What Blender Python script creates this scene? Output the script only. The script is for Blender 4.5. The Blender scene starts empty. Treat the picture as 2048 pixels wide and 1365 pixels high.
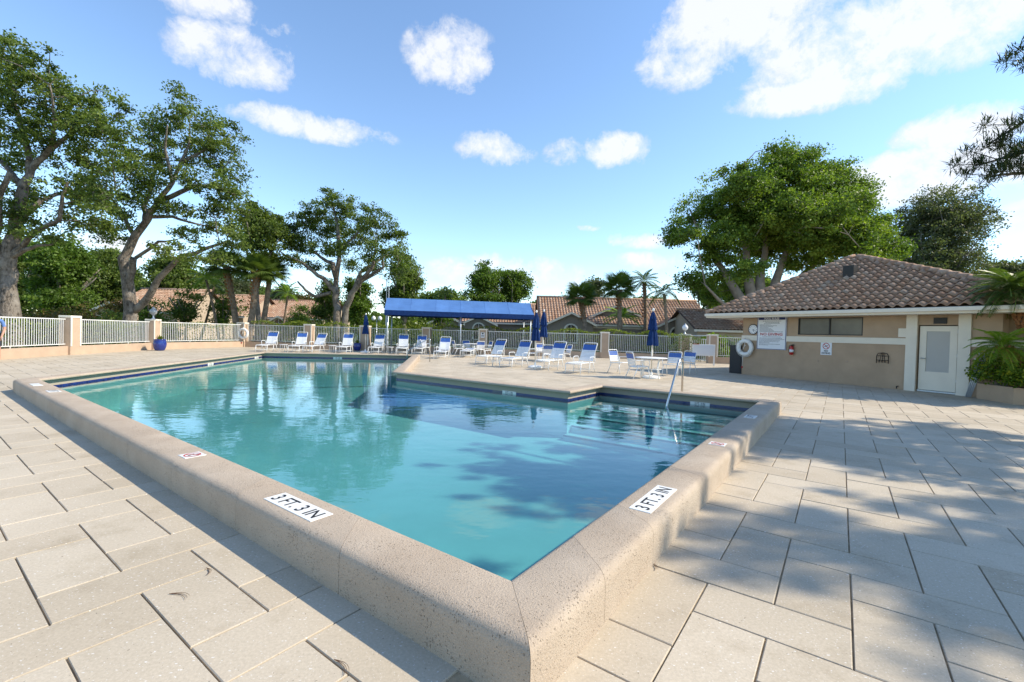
import bpy, math, random
import numpy as np
from mathutils import Vector
from mathutils.geometry import tessellate_polygon
rng = np.random.default_rng(7); random.seed(7)
SC = bpy.context.scene; COL = SC.collection
# ------------------------------------------------------------------ camera
F, ROLL, PITCH, EYE = 903.0, math.radians(1.55), math.radians(-0.98), 1.45   # focal length in px of a 2048 px wide frame
cam = bpy.data.cameras.new('camera'); cam.sensor_width = 36.0; cam.lens = 36.0*F/2048; cam.clip_end = 2000; cam.clip_start = .05
camo = bpy.data.objects.new('camera', cam); COL.objects.link(camo); camo.location = (0, 0, EYE)
fw = Vector((0, math.cos(PITCH), math.sin(PITCH))); up0 = Vector((0, -math.sin(PITCH), math.cos(PITCH))); rt0 = Vector((1, 0, 0))
c_, s_ = math.cos(ROLL), math.sin(ROLL)
# the photograph is turned clockwise: image axes expressed in level axes
rt = rt0*c_ + up0*s_; up = up0*c_ - rt0*s_
from mathutils import Matrix
camo.matrix_world = Matrix(((rt.x, up.x, -fw.x, 0), (rt.y, up.y, -fw.y, 0), (rt.z, up.z, -fw.z, EYE), (0, 0, 0, 1)))
SC.camera = camo
# ------------------------------------------------------------------ light
SUN_EL, SUN_AZ = math.radians(38), math.radians(-2)     # azimuth measured from +X towards +Y
sdir = Vector((math.cos(SUN_EL)*math.cos(SUN_AZ), math.cos(SUN_EL)*math.sin(SUN_AZ), math.sin(SUN_EL)))
sun = bpy.data.lights.new('sun', 'SUN'); sun.energy = 3.6; sun.angle = math.radians(.53); sun.color = (1, .90, .73)
suno = bpy.data.objects.new('sun', sun); COL.objects.link(suno); suno.rotation_euler = sdir.to_track_quat('Z', 'Y').to_euler(); suno.location = (30, 0, 30)
SC.view_settings.view_transform = 'Standard'; SC.view_settings.look = 'None'; SC.view_settings.gamma = 1; SC.view_settings.exposure = .86
SC.render.resolution_x, SC.render.resolution_y = 1024, 682
SC.cycles.max_bounces = 8; SC.cycles.transparent_max_bounces = 12; SC.cycles.caustics_reflective = False; SC.cycles.caustics_refractive = False
SC.cycles.use_denoising = True
W = bpy.data.worlds.new('World'); SC.world = W; W.use_nodes = True
# ------------------------------------------------------------------ pixel helpers (a pixel gives a direction only)
def ray(x, y):
    u = (x-1024)/F; v = -(y-682.5)/F
    d = rt*u + up*v + fw
    return np.array(d)
def gp(x, y, z=0.): r = ray(x, y); return np.array([0, 0, EYE]) + r*((z-EYE)/r[2])
def dp(x, y, Y): r = ray(x, y); return np.array([0, 0, EYE]) + r*(Y/r[1])
# ------------------------------------------------------------------ node helpers
def nt_new(m): m.use_nodes = True; n = m.node_tree; n.nodes.clear(); return n
class N:
    def __init__(s, tree): s.t = tree
    def __call__(s, typ, _in=None, **kw):
        n = s.t.nodes.new(typ)
        for k, v in kw.items(): setattr(n, k, v)
        for k, v in (_in or {}).items():
            sock = n.inputs[k]
            if isinstance(v, bpy.types.NodeSocket): s.t.links.new(v, sock)
            else: sock.default_value = v
        return n
    def math(s, op, a, b=0., c=0., clamp=False):
        n = s('ShaderNodeMath', {0: a, 1: b, 2: c}, operation=op); n.use_clamp = clamp; return n.outputs[0]
    def mix(s, f, a, b): return s('ShaderNodeMix', {0: f, 6: a, 7: b}, data_type='RGBA').outputs[2]
    def ramp(s, f, stops):
        n = s('ShaderNodeValToRGB', {0: f}); e = n.color_ramp.elements
        while len(e) < len(stops): e.new(.5)
        for q, (p, c) in zip(e, stops): q.position = p; q.color = c if len(c) == 4 else (*c, 1)
        return n.outputs[0]
    def noise(s, vec, scale, detail=3., rough=.5): return s('ShaderNodeTexNoise', {'Vector': vec, 'Scale': scale, 'Detail': detail, 'Roughness': rough}).outputs[0]
def c4(c): return (*c, 1) if len(c) == 3 else c
MATS = {}
def mat(name, col=(.5, .5, .5), rough=.6, metal=0., bump=0., bscale=60., var=.0, vscale=3., spec=.4, extra=None, coords='Object', transl=0.):
    if name in MATS: return MATS[name]
    m = bpy.data.materials.new(name); t = nt_new(m); n = N(t)
    tc = n('ShaderNodeTexCoord').outputs[coords]
    base = c4(col)
    if var:
        nz = n.noise(tc, vscale, 4., .6)
        f = n.ramp(nz, [(.3, (0, 0, 0)), (.7, (1, 1, 1))])
        base = n.mix(f, c4([x*(1-var) for x in col]), c4([min(1, x*(1+var)) for x in col]))
    p = n('ShaderNodeBsdfPrincipled', {'Base Color': base, 'Roughness': rough, 'Metallic': metal, 'Specular IOR Level': spec})
    if bump:
        h = n.noise(tc, bscale, 3., .6)
        b = n('ShaderNodeBump', {'Strength': bump, 'Distance': .01, 'Height': h}); t.links.new(b.outputs[0], p.inputs['Normal'])
    if extra: extra(n, tc, p)
    o = n('ShaderNodeOutputMaterial'); t.links.new(p.outputs[0], o.inputs[0]); MATS[name] = m; return m
# ------------------------------------------------------------------ sky
t = W.node_tree; t.nodes.clear(); n = N(t)
sky = n('ShaderNodeTexSky', sky_type='NISHITA', sun_disc=False, sun_elevation=SUN_EL, sun_rotation=math.pi/2-SUN_AZ, altitude=0, air_density=1.0, dust_density=.1, ozone_density=1.5)
g = n('ShaderNodeTexCoord').outputs['Generated']
sep = n('ShaderNodeSeparateXYZ', {0: g}); dz = n.math('MAXIMUM', sep.outputs[2], .0)
h_ = n.math('ADD', dz, .10)
cv = n('ShaderNodeCombineXYZ', {0: n.math('DIVIDE', sep.outputs[0], h_), 1: n.math('DIVIDE', sep.outputs[1], h_), 2: 0.}).outputs[0]
nz1 = n.noise(cv, 1.7, 8., .62)
# cumulus seen in the photograph: directions with angular sizes; their outline comes from noise
clouds = [(1850, 50, 360, 110, 1.35), (1470, 40, 170, 90, 1.1), (1400, 120, 120, 50, .8), (1650, 178, 180, 50, 1.2), (1925, 262, 140, 60, 1.1), (1860, 350, 240, 70, 1.5), (1990, 440, 130, 46, 1.2), (905, 118, 90, 66, 1.1), (478, 108, 125, 62, 1.25), (400, -4, 170, 34, .9), (625, 252, 170, 30, 1.), (990, 296, 80, 34, 1.1), (1228, 304, 72, 36, 1.2), (1130, 305, 50, 22, .6), (1290, 478, 90, 20, .8), (1310, 520, 110, 22, .75), (1010, 545, 190, 38, .8), (250, 488, 130, 28, .8), (1960, 500, 120, 30, .8), (1180, 455, 30, 8, .5), (1370, 325, 40, 14, .5)]
msk = None
wob = n('ShaderNodeVectorMath', {0: n('ShaderNodeTexNoise', {'Vector': g, 'Scale': 9., 'Detail': 5., 'Roughness': .6}).outputs[1], 1: (.5, .5, .5)}, operation='SUBTRACT').outputs[0]
gw = n('ShaderNodeVectorMath', {0: wob, 1: (.05, .05, .05), 2: g}, operation='MULTIPLY_ADD').outputs[0]
for (x, y, rx, ry, a) in clouds:
    d = ray(x, y); d /= np.linalg.norm(d)
    e1 = np.array([d[1], -d[0], 0]); e1 /= np.linalg.norm(e1); e2 = np.cross(e1, d)
    k = math.cos(math.atan(abs(x-1024)/F))**1.4
    rx_, ry_ = rx/F*k*1.0, ry/F*k*1.0
    dl = n('ShaderNodeVectorMath', {0: gw, 1: tuple(d)}, operation='SUBTRACT').outputs[0]
    q1 = n('ShaderNodeVectorMath', {0: dl, 1: tuple(e1/rx_)}, operation='DOT_PRODUCT').outputs['Value']
    q2 = n('ShaderNodeVectorMath', {0: dl, 1: tuple(e2/ry_)}, operation='DOT_PRODUCT').outputs['Value']
    r2 = n.math('ADD', n.math('MULTIPLY', q1, q1), n.math('MULTIPLY', q2, q2))
    v = n.math('MULTIPLY', n.math('SUBTRACT', 1.0, r2), a, clamp=True)
    msk = v if msk is None else n.math('MAXIMUM', msk, v)
nz2 = n('ShaderNodeTexNoise', {'Vector': g, 'Scale': 8.5, 'Detail': 12., 'Roughness': .66}).outputs[0]
nz3 = n('ShaderNodeTexNoise', {'Vector': g, 'Scale': 19., 'Detail': 12., 'Roughness': .7, 'Distortion': .4}).outputs[0]
own = n.ramp(n.math('ADD', n.math('ADD', n.math('MULTIPLY', msk, .60), n.math('MULTIPLY', n.math('SUBTRACT', nz2, .5), 2.0)), n.math('MULTIPLY', n.math('SUBTRACT', nz3, .5), 1.1)), [(.12, (0, 0, 0)), (.30, (.38, .38, .38)), (.60, (1, 1, 1))])
inmask = n.math('MULTIPLY', own, n.ramp(msk, [(.0, (0, 0, 0)), (.22, (1, 1, 1))]))
# scattered cumulus over the rest of the sky, behind and above the camera
gen = n.ramp(nz1, [(.60, (0, 0, 0)), (.74, (1, 1, 1))])
front = n.ramp(sep.outputs[1], [(.35, (1, 1, 1)), (.55, (0, 0, 0))])
cl = n.math('MAXIMUM', inmask, n.math('MULTIPLY', n.math('MULTIPLY', gen, front), n.ramp(dz, [(.02, (0, 0, 0)), (.12, (1, 1, 1))])))
shade = n.ramp(n.math('ADD', n.math('MULTIPLY', nz3, .6), n.math('MULTIPLY', msk, .35)), [(.28, (.74, .77, .84)), (.52, (1, 1, 1))])
skyc = n('ShaderNodeVectorMath', {0: sky.outputs[0], 1: (.138, .15, .158)}, operation='MULTIPLY').outputs[0]
cc = n('ShaderNodeVectorMath', {0: shade, 1: (.58, .585, .60)}, operation='MULTIPLY').outputs[0]
fin = n.mix(n.math('MULTIPLY', cl, .86), skyc, cc)
bg = n('ShaderNodeBackground', {0: fin, 1: 1.0}); o = n('ShaderNodeOutputWorld'); t.links.new(bg.outputs[0], o.inputs[0])
# ------------------------------------------------------------------ mesh helpers
class MB:
    def __init__(s): s.v = []; s.f = []; s.m = []; s.k = 0
    def add(s, vs, fs):
        b = len(s.v); s.v += [tuple(map(float, q)) for q in vs]; s.f += [tuple(b+i for i in f) for f in fs]; s.m += [s.k]*len(fs); return s
    def box(s, c, d, rz=0., ch=0.):
        x, y, z = d[0]/2, d[1]/2, d[2]/2; cr, sr = math.cos(rz), math.sin(rz)
        if ch:
            P = []
            for zz, q in ((-z, 0), (z-ch, 0), (z, ch)): P += [(-x+q, -y+q, zz), (x-q, -y+q, zz), (x-q, y-q, zz), (-x+q, y-q, zz)]
            fs = [(3, 2, 1, 0), (8, 9, 10, 11)] + [(i+o_, (i+1) % 4+o_, (i+1) % 4+4+o_, i+4+o_) for o_ in (0, 4) for i in range(4)]
        else:
            P = [(-x, -y, -z), (x, -y, -z), (x, y, -z), (-x, y, -z), (-x, -y, z), (x, -y, z), (x, y, z), (-x, y, z)]
            fs = [(3, 2, 1, 0), (4, 5, 6, 7), (0, 1, 5, 4), (1, 2, 6, 5), (2, 3, 7, 6), (3, 0, 4, 7)]
        return s.add([(c[0]+p[0]*cr-p[1]*sr, c[1]+p[0]*sr+p[1]*cr, c[2]+p[2]) for p in P], fs)
    def tube(s, pts, r, n=8, cap=True):
        pts = [np.array(p, float) for p in pts]; L = len(pts); R = r if hasattr(r, '__len__') else [r]*L
        b = len(s.v); prev = None
        for i, p in enumerate(pts):
            d = pts[min(i+1, L-1)]-pts[max(i-1, 0)]; d = d/(np.linalg.norm(d)+1e-9)
            if prev is None:
                a = np.array([0, 0, 1.]) if abs(d[2]) < .9 else np.array([1., 0, 0]); e1 = np.cross(d, a)
            else: e1 = prev - d*np.dot(prev, d)
            e1 /= np.linalg.norm(e1)+1e-9; prev = e1; e2 = np.cross(d, e1)
            for k in range(n):
                a = 2*math.pi*k/n; s.v.append(tuple(p+R[i]*(e1*math.cos(a)+e2*math.sin(a))))
        for i in range(L-1):
            for k in range(n):
                s.f.append((b+i*n+k, b+i*n+(k+1) % n, b+(i+1)*n+(k+1) % n, b+(i+1)*n+k)); s.m.append(s.k)
        if cap:
            s.f.append(tuple(b+k for k in range(n))[::-1]); s.f.append(tuple(b+(L-1)*n+k for k in range(n))); s.m += [s.k, s.k]
        return s
    def lathe(s, prof, n=20, c=(0, 0, 0)):
        b = len(s.v)
        for r, z in prof:
            for k in range(n): a = 2*math.pi*k/n; s.v.append((c[0]+r*math.cos(a), c[1]+r*math.sin(a), c[2]+z))
        for i in range(len(prof)-1):
            for k in range(n): s.f.append((b+i*n+k, b+i*n+(k+1) % n, b+(i+1)*n+(k+1) % n, b+(i+1)*n+k)); s.m.append(s.k)
        s.f.append(tuple(b+(len(prof)-1)*n+k for k in range(n))); s.f.append(tuple(b+k for k in range(n))[::-1]); s.m += [s.k, s.k]
        return s
    def extr(s, poly, h0, h1, M=None):
        # polygon in (x, y) extruded along z; M maps local points
        k = len(poly); P = [(p[0], p[1], h0) for p in poly]+[(p[0], p[1], h1) for p in poly]
        if M: P = [M(p) for p in P]
        return s.add(P, [tuple(range(k))[::-1], tuple(range(k, 2*k))]+[(i, (i+1) % k, (i+1) % k+k, i+k) for i in range(k)])
    def mesh(s, name, mats, smooth=False):
        me = bpy.data.meshes.new(name); me.from_pydata(s.v, [], s.f)
        for m in (mats if isinstance(mats, (list, tuple)) else [mats]): me.materials.append(m)
        if any(s.m): me.polygons.foreach_set('material_index', s.m)
        if smooth: me.polygons.foreach_set('use_smooth', [True]*len(me.polygons))
        me.update(); return me
    def obj(s, name, mats, parent=None, smooth=False, loc=None): return link(name, s.mesh(name, mats, smooth), parent, loc)
def link(name, me, parent=None, loc=None, rz=None):
    o = bpy.data.objects.new(name, me); COL.objects.link(o)
    if parent: o.parent = parent
    if loc is not None: o.location = loc
    if rz is not None: o.rotation_euler = (0, 0, rz)
    return o
def tag(o, label=None, cat=None, group=None, kind=None):
    if label: o['label'] = label
    if cat: o['category'] = cat
    if group: o['group'] = group
    if kind: o['kind'] = kind
    return o
def thing(name, label, cat, loc=(0, 0, 0), rz=0., group=None):
    return tag(link(name, None, None, loc, rz), label, cat, group)
def dup(root, loc=None, rz=None, label=None, group=None, scale=None):
    r = root.copy(); COL.objects.link(r)
    if loc is not None: r.location = loc
    if rz is not None: r.rotation_euler = (0, 0, rz)
    if scale: r.scale = (scale,)*3
    if label: r['label'] = label
    if group: r['group'] = group
    for ch in list(root.children):
        c = ch.copy(); COL.objects.link(c); c.parent = r
        for g2 in list(ch.children):
            d = g2.copy(); COL.objects.link(d); d.parent = c
    return r
def arr_mesh(name, V, Fq, mats, smooth=False, attr=None):
    # fast mesh from numpy arrays; Fq is (n, k)
    me = bpy.data.meshes.new(name); nv, nf, k = len(V), len(Fq), Fq.shape[1]
    me.vertices.add(nv); me.vertices.foreach_set('co', np.ascontiguousarray(V, dtype=np.float32).ravel())
    me.loops.add(nf*k); me.loops.foreach_set('vertex_index', np.ascontiguousarray(Fq, dtype=np.int32).ravel())
    me.polygons.add(nf); me.polygons.foreach_set('loop_start', np.arange(0, nf*k, k, dtype=np.int32))
    if smooth: me.polygons.foreach_set('use_smooth', np.ones(nf, dtype=bool))
    for m in (mats if isinstance(mats, (list, tuple)) else [mats]): me.materials.append(m)
    if attr is not None: a = me.attributes.new('rnd', 'FLOAT', 'FACE'); a.data.foreach_set('value', attr.astype(np.float32))
    me.update(calc_edges=True); return me
def text_mesh(txt, size, mats, bold=.0, sx=1., align='CENTER', depth=.0):
    cu = bpy.data.curves.new('lettering', 'FONT'); cu.body = txt; cu.size = size; cu.align_x = align; cu.align_y = 'CENTER'; cu.offset = bold; cu.extrude = depth; cu.resolution_u = 3
    ob = bpy.data.objects.new('lettering', cu); COL.objects.link(ob)
    dg = bpy.context.evaluated_depsgraph_get(); me = bpy.data.meshes.new_from_object(ob.evaluated_get(dg))
    bpy.data.objects.remove(ob); bpy.data.curves.remove(cu)
    for v in me.vertices: v.co.x *= sx
    me.materials.clear(); me.materials.append(mats); me.name = 'lettering'; return me
def place(o, origin, ex, ey):
    # put an object whose drawing plane is local XY onto a plane in the world (or parent) frame
    ex = Vector(ex).normalized(); ey = Vector(ey).normalized(); ez = ex.cross(ey)
    o.matrix_local = Matrix(((ex.x, ey.x, ez.x, origin[0]), (ex.y, ey.y, ez.y, origin[1]), (ex.z, ey.z, ez.z, origin[2]), (0, 0, 0, 1)))
    return o
# ------------------------------------------------------------------ materials
def paver_extra(n, tc, p):
    geo = n('ShaderNodeNewGeometry'); oi = n('ShaderNodeObjectInfo')
    rnd = n.math('FRACT', n.math('ADD', geo.outputs['Random Per Island'], oi.outputs['Random']))
    wc = geo.outputs['Position']
    base = n.ramp(rnd, [(0, (.465, .395, .300)), (.5, (.50, .43, .332)), (1, (.53, .46, .36))])
    st = n.ramp(n.noise(wc, .55, 4., .6), [(.35, (.90, .89, .87)), (.65, (1.04, 1.03, 1.02))])
    base = n('ShaderNodeVectorMath', {0: base, 1: st}, operation='MULTIPLY').outputs[0]
    fine = n.ramp(n.noise(wc, 70., 3., .7), [(.3, (.88, .88, .88)), (.7, (1.1, 1.1, 1.1))])
    base = n('ShaderNodeVectorMath', {0: base, 1: fine}, operation='MULTIPLY').outputs[0]
    def flecks(scale, thr, stretch, seed):
        mp = n('ShaderNodeMapping', {'Vector': wc, 'Location': (seed, seed*.7, 0), 'Rotation': (0, 0, seed), 'Scale': stretch}).outputs[0]
        wv = n('ShaderNodeVectorMath', {0: n('ShaderNodeTexNoise', {'Vector': wc, 'Scale': 60., 'Detail': 2.}).outputs[1], 1: (.02, .02, 0), 2: mp}, operation='MULTIPLY_ADD').outputs[0]
        vo = n('ShaderNodeTexVoronoi', {'Vector': wv, 'Scale': scale})
        pick = n('ShaderNodeSeparateColor', {0: vo.outputs['Color']}).outputs[0]
        lim = n.math('MULTIPLY', n.math('SUBTRACT', pick, .55, clamp=True), thr)
        return n.math('LESS_THAN', vo.outputs['Distance'], lim), vo.outputs['Color']
    stain = n.ramp(n.noise(wc, 2.3, 5., .7), [(.52, (1, 1, 1)), (.75, (.80, .78, .74))]); base = n('ShaderNodeVectorMath', {0: base, 1: stain}, operation='MULTIPLY').outputs[0]
    f1, c1 = flecks(42., .55, (1, 1.9, 1), 1.3); f2, c2 = flecks(85., .6, (1.7, 1, 1), 4.1); f3, c3 = flecks(60., .34, (1, 1, 1), 7.7)
    base = n.mix(n.math('MULTIPLY', f1, .75), base, (.72, .70, .66, 1))
    base = n.mix(n.math('MULTIPLY', f2, .55), base, (.70, .67, .62, 1))
    base = n.mix(n.math('MULTIPLY', f3, .8), base, (.12, .10, .08, 1))
    n.t.links.new(base, p.inputs['Base Color'])
    b = n('ShaderNodeBump', {'Strength': .25, 'Distance': .003, 'Height': n.noise(wc, 160., 3., .7)}); n.t.links.new(b.outputs[0], p.inputs['Normal'])
PAVER = mat('paver_stone', rough=.8, spec=.18, extra=paver_extra)
SAND = mat('joint_sand', (.36, .28, .18), .95, bump=.4, bscale=200, var=.4, vscale=7)
def coping_extra(n, tc, p):
    wc = n('ShaderNodeNewGeometry').outputs['Position']
    big = n.ramp(n.noise(wc, 2.2, 4., .6), [(.3, (.405, .322, .242)), (.7, (.485, .398, .308))])
    sm = n.ramp(n.noise(wc, 140., 3., .6), [(.3, (.85, .85, .85)), (.7, (1.1, 1.1, 1.1))])
    base = n('ShaderNodeVectorMath', {0: big, 1: sm}, operation='MULTIPLY').outputs[0]
    wv = n('ShaderNodeVectorMath', {0: n('ShaderNodeTexNoise', {'Vector': wc, 'Scale': 90., 'Detail': 2.}).outputs[1], 1: (.012, .012, .012), 2: wc}, operation='MULTIPLY_ADD').outputs[0]
    vo = n('ShaderNodeTexVoronoi', {'Vector': wv, 'Scale': 105.}); pk = n('ShaderNodeSeparateColor', {0: vo.outputs['Color']}).outputs[0]
    dens = n.noise(wc, 5., 3., .6)
    lim = n.math('MULTIPLY', n.math('SUBTRACT', pk, n.math('SUBTRACT', 1.05, dens), clamp=True), .85)
    pit = n('ShaderNodeMapRange', {0: n.math('SUBTRACT', vo.outputs['Distance'], lim), 1: -.12, 2: .03, 3: 1., 4: 0.}).outputs[0]
    base = n.mix(n.math('MULTIPLY', pit, .38), base, (.16, .115, .08, 1)); n.t.links.new(base, p.inputs['Base Color'])
    hh = n.math('SUBTRACT', n.math('MULTIPLY', n.noise(wc, 110., 4., .65), .8), n.math('MULTIPLY', pit, .9))
    b = n('ShaderNodeBump', {'Strength': 1., 'Distance': .008, 'Height': hh}); n.t.links.new(b.outputs[0], p.inputs['Normal'])
COPING = mat('coping_concrete', rough=.85, spec=.2, extra=coping_extra)
STUCCO = mat('tan_stucco', (.46, .34, .245), .9, bump=.5, bscale=90, var=.07, vscale=2.5, spec=.2)
STUCCO2 = mat('grey_tan_stucco', (.43, .31, .21), .9, bump=.9, bscale=70, var=.10, vscale=1.6, spec=.2)
TRIM = mat('cream_trim_paint', (.73, .665, .555), .65, bump=.15, bscale=40, var=.04, vscale=3, spec=.3)
WHITE = mat('white_powder_coat', (.78, .78, .76), .4, spec=.5, var=.04, vscale=8)
RAILW = mat('fence_white_paint', (.74, .74, .72), .45, var=.06, vscale=2)
VINYL = mat('white_vinyl', (.76, .77, .78), .45, spec=.4)
VBLUE = mat('blue_vinyl', (.04, .115, .38), .42, spec=.4)
NAVY = mat('navy_umbrella_canvas', (.010, .034, .125), .85, bump=.3, bscale=120, var=.25, vscale=6, spec=.15)
AWN = mat('blue_awning_canvas', (.075, .175, .40), .8, bump=.5, bscale=5, var=.12, vscale=1.1, spec=.25)
STEEL = mat('stainless_steel', (.55, .54, .52), .22, metal=1.)
ALU = mat('aluminium_grey', (.42, .46, .50), .4, metal=.6)
DARK = mat('black_iron', (.015, .014, .013), .5)
TILEB = None
def tile_extra(n, tc, p):
    wc = n('ShaderNodeNewGeometry').outputs['Position']
    sx = n('ShaderNodeSeparateXYZ', {0: wc})
    h = n.math('ADD', n.math('MULTIPLY', sx.outputs[0], 1.7), n.math('MULTIPLY', sx.outputs[1], 2.3))
    v2 = n('ShaderNodeCombineXYZ', {0: h, 1: sx.outputs[2], 2: 0.}).outputs[0]
    br = n('ShaderNodeTexBrick', {'Vector': v2, 'Color1': (.007, .016, .09, 1), 'Color2': (.012, .03, .16, 1), 'Mortar': (.07, .075, .11, 1), 'Scale': 1., 'Mortar Size': .006, 'Brick Width': .15, 'Row Height': .075})
    n.t.links.new(br.outputs[0], p.inputs['Base Color'])
TILEB = mat('blue_waterline_tile', rough=.15, spec=.5, extra=tile_extra)
PLASTER = mat('pool_plaster', (.68, .78, .76), .8, var=.07, vscale=.9, spec=.1)
GROUT = mat('pool_ledge_render', (.36, .31, .24), .85, bump=.4, bscale=120)
TREAD = mat('step_nosing_tile', (.09, .15, .21), .3)
def water_mat():
    m = bpy.data.materials.new('pool_water'); t = nt_new(m); n = N(t)
    wc = n('ShaderNodeNewGeometry').outputs['Position']
    mp = n('ShaderNodeMapping', {'Vector': wc, 'Scale': (1., 1.5, 1)}).outputs[0]
    h = n.math('ADD', n.math('ADD', n.noise(mp, 1.6, 3., .55), n.math('MULTIPLY', n.noise(mp, 7., 2., .5), .14)), n.math('MULTIPLY', n.noise(mp, 28., 2., .5), .022))
    b = n('ShaderNodeBump', {'Strength': .16, 'Distance': .03, 'Height': h})
    inc = n('ShaderNodeNewGeometry').outputs['Incoming']
    cs = n.math('ABSOLUTE', n('ShaderNodeVectorMath', {0: inc, 1: b.outputs[0]}, operation='DOT_PRODUCT').outputs['Value'])
    fr = n.math('ADD', n.math('MULTIPLY', n.math('POWER', n.math('SUBTRACT', 1.0, cs, clamp=True), 5.), .98), .02)   # Schlick, same from both sides
    tr = n('ShaderNodeBsdfTransparent', {'Color': (.33, .605, .62, 1)}); gl = n('ShaderNodeBsdfGlossy', {'Color': (1, 1, 1, 1), 'Roughness': .0, 'Normal': b.outputs[0]})
    mx = n('ShaderNodeMixShader', {0: fr, 1: tr.outputs[0], 2: gl.outputs[0]}); o = n('ShaderNodeOutputMaterial')
    t.links.new(mx.outputs[0], o.inputs[0]); return m
WATER = water_mat()
def leaf_mat(name, cols, trans=.42, rough=.55):
    m = bpy.data.materials.new(name); t = nt_new(m); n = N(t)
    a = n('ShaderNodeAttribute', attribute_name='rnd').outputs['Fac']
    k = len(cols); base = n.ramp(a, [(i/(k-1), c) for i, c in enumerate(cols)])
    p = n('ShaderNodeBsdfPrincipled', {'Base Color': base, 'Roughness': rough, 'Specular IOR Level': .35})
    tl = n('ShaderNodeBsdfTranslucent', {'Color': n('ShaderNodeVectorMath', {0: base, 1: (1.25, 1.35, .6)}, operation='MULTIPLY').outputs[0]})
    mx = n('ShaderNodeMixShader', {0: trans, 1: p.outputs[0], 2: tl.outputs[0]}); o = n('ShaderNodeOutputMaterial'); t.links.new(mx.outputs[0], o.inputs[0]); return m
OAK = leaf_mat('oak_leaves', [(.04, .068, .014), (.09, .138, .025), (.15, .205, .043), (.22, .275, .072)])
OAKL = leaf_mat('light_green_leaves', [(.05, .09, .012), (.10, .17, .022), (.17, .25, .04)])
FICUS = leaf_mat('ficus_leaves', [(.05, .09, .014), (.115, .185, .025), (.19, .27, .04), (.27, .35, .055)])
DUSTY = leaf_mat('grey_green_leaves', [(.05, .065, .03), (.10, .12, .055), (.16, .18, .09)])
HEDGE = leaf_mat('hedge_leaves', [(.025, .055, .008), (.08, .13, .015), (.20, .25, .025), (.34, .35, .05)])
REDB = leaf_mat('bronze_shrub_leaves', [(.04, .05, .012), (.09, .09, .02), (.16, .10, .03), (.11, .13, .03)])
CROT = leaf_mat('yellow_green_shrub_leaves', [(.03, .075, .008), (.08, .16, .012), (.22, .28, .02), (.42, .38, .03)])
PALM = leaf_mat('palm_leaves', [(.045, .08, .016), (.09, .14, .028), (.15, .21, .045)], .3, .45)
PALMY = leaf_mat('bright_palm_leaves', [(.08, .16, .012), (.16, .26, .02), (.26, .34, .04)], .35, .45)
PINE = leaf_mat('pine_needles', [(.02, .04, .012), (.04, .065, .02), (.06, .09, .03)], .15, .5)
def bark_extra(n, tc, p):
    wc = n('ShaderNodeNewGeometry').outputs['Position']; mp = n('ShaderNodeMapping', {'Vector': wc, 'Scale': (1, 1, .35)}).outputs[0]
    rid = n.noise(mp, 13., 5., .7); pat = n.noise(wc, 1.6, 3., .6)
    base = n.mix(n.ramp(rid, [(.35, (0, 0, 0)), (.62, (1, 1, 1))]), (.055, .045, .036, 1), (.24, .205, .17, 1))
    base = n.mix(n.ramp(pat, [(.45, (0, 0, 0)), (.68, (.7, .7, .7))]), base, (.33, .30, .265, 1)); n.t.links.new(base, p.inputs['Base Color'])
    b = n('ShaderNodeBump', {'Strength': 1., 'Distance': .06, 'Height': rid}); n.t.links.new(b.outputs[0], p.inputs['Normal'])
BARK = mat('oak_bark', rough=.95, spec=.1, extra=bark_extra)
BARK2 = mat('smooth_grey_bark', (.26, .225, .19), .95, bump=.6, bscale=10, var=.25, vscale=2.5, spec=.1)
PBARK = mat('palm_trunk_bark', (.22, .17, .125), .95, bump=1., bscale=9, var=.4, vscale=5, spec=.1)
BOOT = mat('rusty_palm_boots', (.26, .12, .05), .95, bump=1., bscale=14, var=.4, vscale=8)
LAWN = mat('lawn_grass', (.06, .09, .022), .95, bump=.6, bscale=30, var=.35, vscale=.4)
def rooft_extra(n, tc, p):
    geo = n('ShaderNodeNewGeometry'); oi = n('ShaderNodeObjectInfo')
    rnd = n.math('FRACT', n.math('ADD', geo.outputs['Random Per Island'], n.math('MULTIPLY', oi.outputs['Random'], 7.3)))
    base = n.ramp(rnd, [(0, (.38, .225, .145)), (.3, (.43, .27, .18)), (.6, (.46, .31, .22)), (.85, (.43, .285, .20)), (1, (.52, .39, .29))])
    st = n.ramp(n.noise(geo.outputs['Position'], 6., 4., .65), [(.3, (.6, .6, .62)), (.65, (1.08, 1.05, 1.0))])
    base = n('ShaderNodeVectorMath', {0: base, 1: st}, operation='MULTIPLY').outputs[0]; n.t.links.new(base, p.inputs['Base Color'])
ROOF = mat('terracotta_roof_tile', rough=.8, spec=.25, extra=rooft_extra)
GLASS = mat('dark_window_glass', (.03, .032, .03), .08, spec=.6)
FROST = mat('screened_window', (.13, .115, .085), .3, var=.35, vscale=.8)
POTB = mat('cobalt_glaze', (.012, .03, .20), .12, var=.2, vscale=10, spec=.7)
SOIL = mat('soil', (.05, .035, .022), 1.)
BUOY = mat('white_buoy_foam', (.76, .75, .72), .6, bump=.15, bscale=25)
ROPE = mat('white_rope', (.62, .60, .56), .9)
INK = mat('black_lettering', (.012, .012, .012), .6)
REDI = mat('red_lettering', (.45, .02, .02), .6)
SIGNW = mat('sign_white', (.72, .73, .75), .5)
SIGNB = mat('sign_navy', (.02, .035, .14), .5)
REDE = mat('extinguisher_red', (.42, .015, .012), .3, spec=.6)
ENAM = mat('marker_tile_white', (.72, .71, .68), .35)
SKIN = mat('skin', (.45, .25, .17), .6); SHIRT = mat('blue_shirt', (.10, .19, .42), .85); SHORT = mat('dark_shorts', (.03, .035, .05), .9); HAIR = mat('brown_hair', (.06, .035, .02), .8)
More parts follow.
